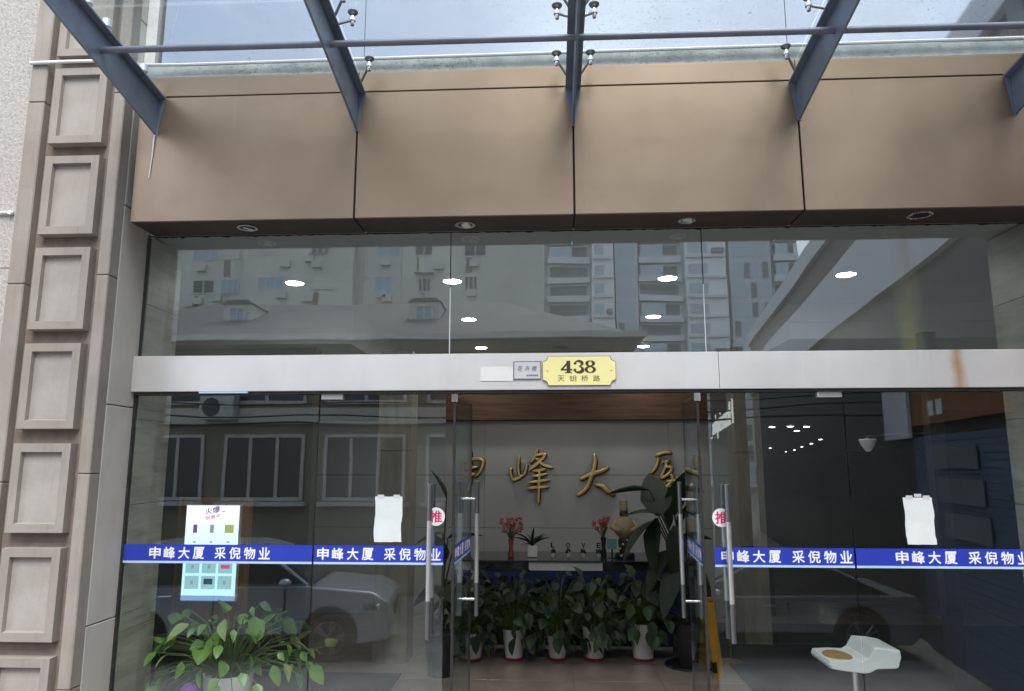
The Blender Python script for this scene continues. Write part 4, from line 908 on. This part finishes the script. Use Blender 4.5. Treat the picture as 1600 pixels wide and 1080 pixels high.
# beige apartment block
ap = thing('apartment_block', 'beige apartment block with small windows and air conditioners seen reflected', 'building', (-17, -60, GZ))
bx('wall', 'beige_render', ap, -16, 16.5, -5, 5, 0, 27); bx('projecting_bay', 'beige_render', ap, -9, 0.5, 5, 6.0, 0, 27)
ra = random.Random(11)
for r_ in range(8):
    z = 2.0 + 3.1 * r_
    for c, x in enumerate((-14, -11.2, -7.8, -3.2, 2.0, 5.6, 9.8)):
        yy = 6.0 if -9 < x < 0 else 5.0; x += ra.uniform(-0.2, 0.2); wd_ = ra.choice((1.2, 1.6, 2.0, 2.3)); zz_ = z + ra.uniform(-0.1, 0.1)
        window(ap, x, x + wd_, zz_, zz_ + ra.choice((1.3, 1.5)), yy, 'window_frame', ra.choice(('window_dark', 'window_dark', 'window_blue', 'ac_white')), 0.1, ra.choice((2, 3)))
        for q in range(ra.choice((0, 1, 1, 2))):
            xa = x + ra.uniform(-0.8, 2.0); za = z + ra.uniform(-1.2, -0.5); bx('air_conditioner', 'window_frame', ap, xa, xa + 0.8, yy, yy + 0.4, za, za + 0.55)
        if ra.random() < 0.3: bx('awning', ra.choice(('awning_blue', 'window_frame')), ap, x - 0.2, x + wd_ + 0.2, yy, yy + 0.7, z + 1.55, z + 1.65)
        if ra.random() < 0.25: bx('laundry_rail', 'window_dark', ap, x, x + wd_, yy + 0.5, yy + 0.55, z - 0.1, z - 0.05)
        if ra.random() < 0.4: bx('stain', 'ochre_render', ap, x + 0.2, x + 0.2 + ra.uniform(0.2, 0.6), yy, yy + 0.01, z - 1.5, z - 0.1)
for x in (0.9, 4.2): bx('drain_pipe', 'window_frame', ap, x, x + 0.15, 5.0, 5.2, 0, 27)
# towers with balconies
def tower(label, x, y, wdt, floors, seed, h=2.9):
    r = random.Random(seed); t = thing('apartment_tower', label, 'tower', (x, y, GZ)); bx('core', 'tower_white', t, -wdt / 2, wdt / 2, -8, 6, 0, floors * h)
    x = -wdt / 2; k = 0
    while x < wdt / 2 - 2:
        wd_ = r.choice((2.6, 3.4, 4.6, 6.0)); kind = k % 3; k += 1
        st_, g_, d_ = MB(), MB(), MB(); dep = (7.6, 6.4, 8.3)[kind]
        bx('bay', 'tower_white' if kind else 'tower_grey', t, x + 0.1, x + wd_ - 0.1, 6.001, dep, 0, floors * h - r.uniform(0, 6))
        for f in range(floors):
            z = f * h
            if kind == 0:
                for q in range(max(2, int(wd_ / 0.9))):
                    w1 = (wd_ - 0.8) / max(2, int(wd_ / 0.9)); (g_ if r.random() < 0.8 else d_).box(x + 0.4 + q * w1, x + 0.4 + (q + 0.88) * w1, dep + 0.01, dep + 0.06, z + 0.5, z + 2.7)
            elif kind == 1:
                st_.box(x, x + wd_, dep + 0.01, dep + 1.1, z, z + 0.9); d_.box(x + 0.3, x + wd_ - 0.3, dep + 0.01, dep + 0.05, z + 1.0, z + 2.6)
                if r.random() < 0.5: g_.box(x + 0.3, x + wd_ * 0.6, dep + 0.9, dep + 0.95, z + 0.95, z + 2.6)
            else:
                g_.box(x + 0.5, x + wd_ * 0.55, dep + 0.01, dep + 0.05, z + 0.9, z + 2.4); st_.box(x + 0.3, x + wd_ - 0.3, dep + 0.01, dep + 0.35, z + 0.3, z + 0.65)
                if r.random() < 0.6: d_.box(x + wd_ * 0.65, x + wd_ - 0.4, dep + 0.01, dep + 0.4, z + 0.9, z + 1.6)
        for nm, mb_, mt in (('glazing', g_, 'tower_glass'), ('balconies', st_, 'spandrel'), ('openings', d_, 'tower_dark')):
            if mb_.v: o = mb_.build(nm, mt, t); o['kind'] = 'stuff'
        x += wd_ + r.uniform(0, 0.5)
    return t
tower('white and glass apartment tower with balconies seen reflected', 16, -105, 40, 18, 1)
# shop building on the right
sb = thing('shop_building', 'shop building with pale floor bands and orange and blue shop front seen reflected', 'building', (5.6, -4.0, GZ), R(8.5))
bx('wall', 'dark_stone', sb, 0.02, 7, -26, 1.5, 0, 9.0)
for k in range(2): z = 6.15 + 2.3 * k; bx('floor_band', 'spandrel', sb, -0.12, 0.0, -26, 1.5, z, min(z + 1.45, 9.0))
bx('shop_sign', 'shop_orange', sb, -0.10, 0.0, -4.0, 1.4, 3.6, 4.35); bx('sign_panel', 'spandrel', sb, -0.16, -0.102, -5.4, -4.05, 3.4, 4.3)
for k in range(2): bx('sign_mark', 'spandrel', sb, -0.115, -0.101, -3.2 + 0.35 * k, -2.98 + 0.35 * k, 3.72, 3.95)
for k in range(34): bx('shutter_slat', 'shop_blue', sb, -0.05 - 0.005 * (k % 2), 0.0, -4.2, 1.4, 0.02 + 0.1 * k, 0.115 + 0.1 * k)
for k in range(3): bx('poster', 'tower_dark', sb, -0.09, -0.075, -3.2 + 0.1 * k, -1.6 + 0.1 * k, 2.9 - 0.5 * k, 3.25 - 0.5 * k); bx('poster', 'shop_blue', sb, -0.09, -0.075, -0.9, -0.1, 2.6 - 0.6 * k, 3.0 - 0.6 * k)
pc = thing('shop_porch', 'dark shop porch with white lettering seen reflected', 'porch', (3.47, -9.4, GZ), math.atan2(-6.6, 1.0))
PL_ = 6.7
bx('front', 'dark_stone', pc, 0.0, PL_, 0.02, 0.25, 0, 5.2)
text('lettering', 'Homeinplus_', 'sign_letter', pc, (0.05, 0.015, 3.75 + GZ * 0 - 0.15), PL_ - 0.2, 0.62, depth=0.02)

# ---- cars
def car(label, mat, loc, rz, suv=True):
    t = thing('parked_car', label, 'car', loc, rz, 'cars parked across the forecourt'); L_ = 4.7; W = 0.92
    if suv:
        low = [(-2.35, 0.45), (-2.38, 0.85), (-2.30, 1.12), (1.05, 1.12), (2.05, 1.02), (2.30, 0.88), (2.36, 0.62), (2.32, 0.32), (1.95, 0.26), (-2.1, 0.28)]
        gh = [(-2.28, 1.12), (-2.0, 1.62), (-1.4, 1.72), (0.05, 1.70), (0.45, 1.60), (1.10, 1.12)]
    else:
        low = [(-2.40, 0.42), (-2.42, 0.80), (-2.30, 0.98), (-1.5, 0.97), (1.0, 0.95), (2.0, 0.84), (2.34, 0.68), (2.38, 0.45), (2.3, 0.24), (-2.2, 0.24)]
        gh = [(-1.95, 0.98), (-1.15, 1.36), (-0.5, 1.45), (0.2, 1.43), (1.15, 0.95)]
    rr = 0.36; wx = (1.42, -1.42)
    def body(pts, wid, top):
        m = MB(); n = len(pts)
        for y, s in ((-W, 0.985), (-W + 0.06, 1.0), (W - 0.06, 1.0), (W, 0.985)):
            m.v += [((p[0]) * s, y * (wid(p[1])), p[1]) for p in pts]
        for k in range(3):
            for i in range(n): a, b = k * n + i, k * n + (i + 1) % n; m.f.append((a, b, b + n, a + n))
        m.f.append(tuple(range(n))[::-1]); m.f.append(tuple(3 * n + i for i in range(n))); return m
    o = body(low, lambda z: 1.0 if z < 0.95 else 0.97, 1).build('body', mat, t, True)
    bvl = o.modifiers.new('soft', 'BEVEL'); bvl.width = 0.05; bvl.segments = 3; bvl.limit_method = 'ANGLE'; bvl.angle_limit = R(20)
    zt = max(p[1] for p in gh); zb = min(p[1] for p in gh)
    o = body(gh, lambda z: 0.95 - 0.20 * (z - zb) / (zt - zb), 1).build('cabin', mat, t, True)
    bvl = o.modifiers.new('soft', 'BEVEL'); bvl.width = 0.04; bvl.segments = 3; bvl.limit_method = 'ANGLE'; bvl.angle_limit = R(20)
    # side windows and windscreen
    ins = [(p[0] * 0.93 - 0.03, zb + 0.03 + (p[1] - zb) * 0.86) for p in gh]
    for s in (-1, 1):
        vs = [(p[0], s * (W * (0.95 - 0.20 * (p[1] - zb) / (zt - zb)) + 0.012), p[1]) for p in ins]; n = len(vs)
        vs2 = [(a, b - s * 0.03, c) for a, b, c in vs]
        m = MB().add(vs + vs2, [tuple(range(n)), tuple(range(n, 2 * n))[::-1]] + [(i, i + n, (i + 1) % n + n, (i + 1) % n) for i in range(n)]); m.build('side_window', 'car_glass', t)
        wl_ = MB().box(-1.6, 0.9, s * (W * 0.975) - 0.01, s * (W * 0.975) + 0.012, zb - 0.03, zb + 0.0).build('trim_strip', 'chrome', t)
        mr = MB().sphere((0.75, s * (W + 0.1), zb + 0.06), 0.1, 1.0, 1.0, 0.7, 10, 6).build('mirror', mat, t, True)
        for x in wx:
            MB().lathe([(rr + 0.07, 0), (rr + 0.07, 0.012), (0.02, 0.013)], (0, 0, 0), 24).build('wheel_arch', 'tyre', t).matrix_basis = Matrix.Translation((x, s * (W - 0.0), rr + 0.03)) @ Matrix.Rotation(R(-90 * s), 4, 'X')
            wh = MB().lathe([(rr * 0.66, -0.2), (rr * 0.98, -0.2), (rr, -0.16), (rr, 0.0), (rr * 0.97, 0.035), (rr * 0.68, 0.03)], (0, 0, 0), 28).build('tyre', 'tyre', t, True)
            wh.matrix_basis = Matrix.Translation((x, s * W, rr)) @ Matrix.Rotation(R(-90 * s), 4, 'X')
            rm_ = MB()
            for q in range(5):
                for dq in (-0.16, 0.16): a = q * 2 * math.pi / 5; rm_.tube([(0.05 * math.cos(a), 0.05 * math.sin(a), 0.04), (rr * 0.68 * math.cos(a + dq), rr * 0.68 * math.sin(a + dq), 0.03)], 0.024, 6)
            rm_.lathe([(0.06, 0.03), (0.06, 0.05)], (0, 0, 0), 12); rm_.lathe([(rr * 0.70, 0.028), (rr * 0.64, 0.036), (rr * 0.62, 0.02), (rr * 0.70, 0.018)], (0, 0, 0), 28); rm_.f = [f for f in rm_.f if len(f) < 20]; rm_.build('rim', 'steel_dark', wh)
        hl = MB().sphere((low[5][0] - 0.24, s * 0.80, low[5][1] - 0.07), 0.15, 1.6, 1.0, 0.62, 14, 8).build('headlight', 'window_dark', t, True)
        for q in (-0.09, 0.05): MB().sphere((low[5][0] - 0.20 + q, s * 0.89, low[5][1] - 0.07), 0.055, 1, 1, 1, 10, 6).build('lamp', 'chrome', hl, True)
        bx('sill_cladding', 'tyre', t, -1.0, 1.0, s * (W + 0.004) - 0.012, s * (W + 0.004) + 0.012, 0.27, 0.42)
        for q in (-0.35, 0.72): bx('door_gap', 'tyre', t, q, q + 0.012, s * (W * 0.986) - 0.008, s * (W * 0.986) + 0.013, 0.42, zb - 0.05)
        for q in (-1.15, -0.15): MB().tube([(q, s * (W + 0.02), zb - 0.14), (q + 0.2, s * (W + 0.02), zb - 0.13)], 0.018, 6).build('door_handle', 'chrome', t, True)
        MB().tube([(low[6][0] - 0.35, s * 0.89, low[6][1] - 0.12), (low[6][0] - 0.02, s * 0.72, low[6][1] - 0.14)], 0.02, 6).build('bumper_trim', 'chrome', t, True)
    a, b = gh[-2], gh[-1]
    m = MB(); wa, wb_ = W * 0.77, W * 0.90
    m.add([(b[0] + 0.03, -wb_, b[1] + 0.04), (b[0] + 0.03, wb_, b[1] + 0.04), (a[0] + 0.07, wa, a[1] - 0.02), (a[0] + 0.07, -wa, a[1] - 0.02), (b[0] - 0.02, -wb_, b[1] + 0.03), (b[0] - 0.02, wb_, b[1] + 0.03), (a[0] + 0.02, wa, a[1] - 0.03), (a[0] + 0.02, -wa, a[1] - 0.03)],
          [(0, 1, 2, 3), (7, 6, 5, 4), (0, 4, 5, 1), (1, 5, 6, 2), (2, 6, 7, 3), (3, 7, 4, 0)]); m.build('windscreen', 'window_dark', t)
    MB().bbox(low[6][0] - 0.02, low[6][0] + 0.03, -0.45, 0.45, low[6][1] - 0.02, low[6][1] + 0.2, 0.02, 2).build('grille', 'window_dark', t); return t
car('silver grey off-roader facing right seen reflected at left', 'car_silver', (-4.9, -7.6, GZ), R(-6), True)
car('dark saloon car facing left seen reflected at right', 'car_black', (3.3, -8.2, GZ), R(180), False)
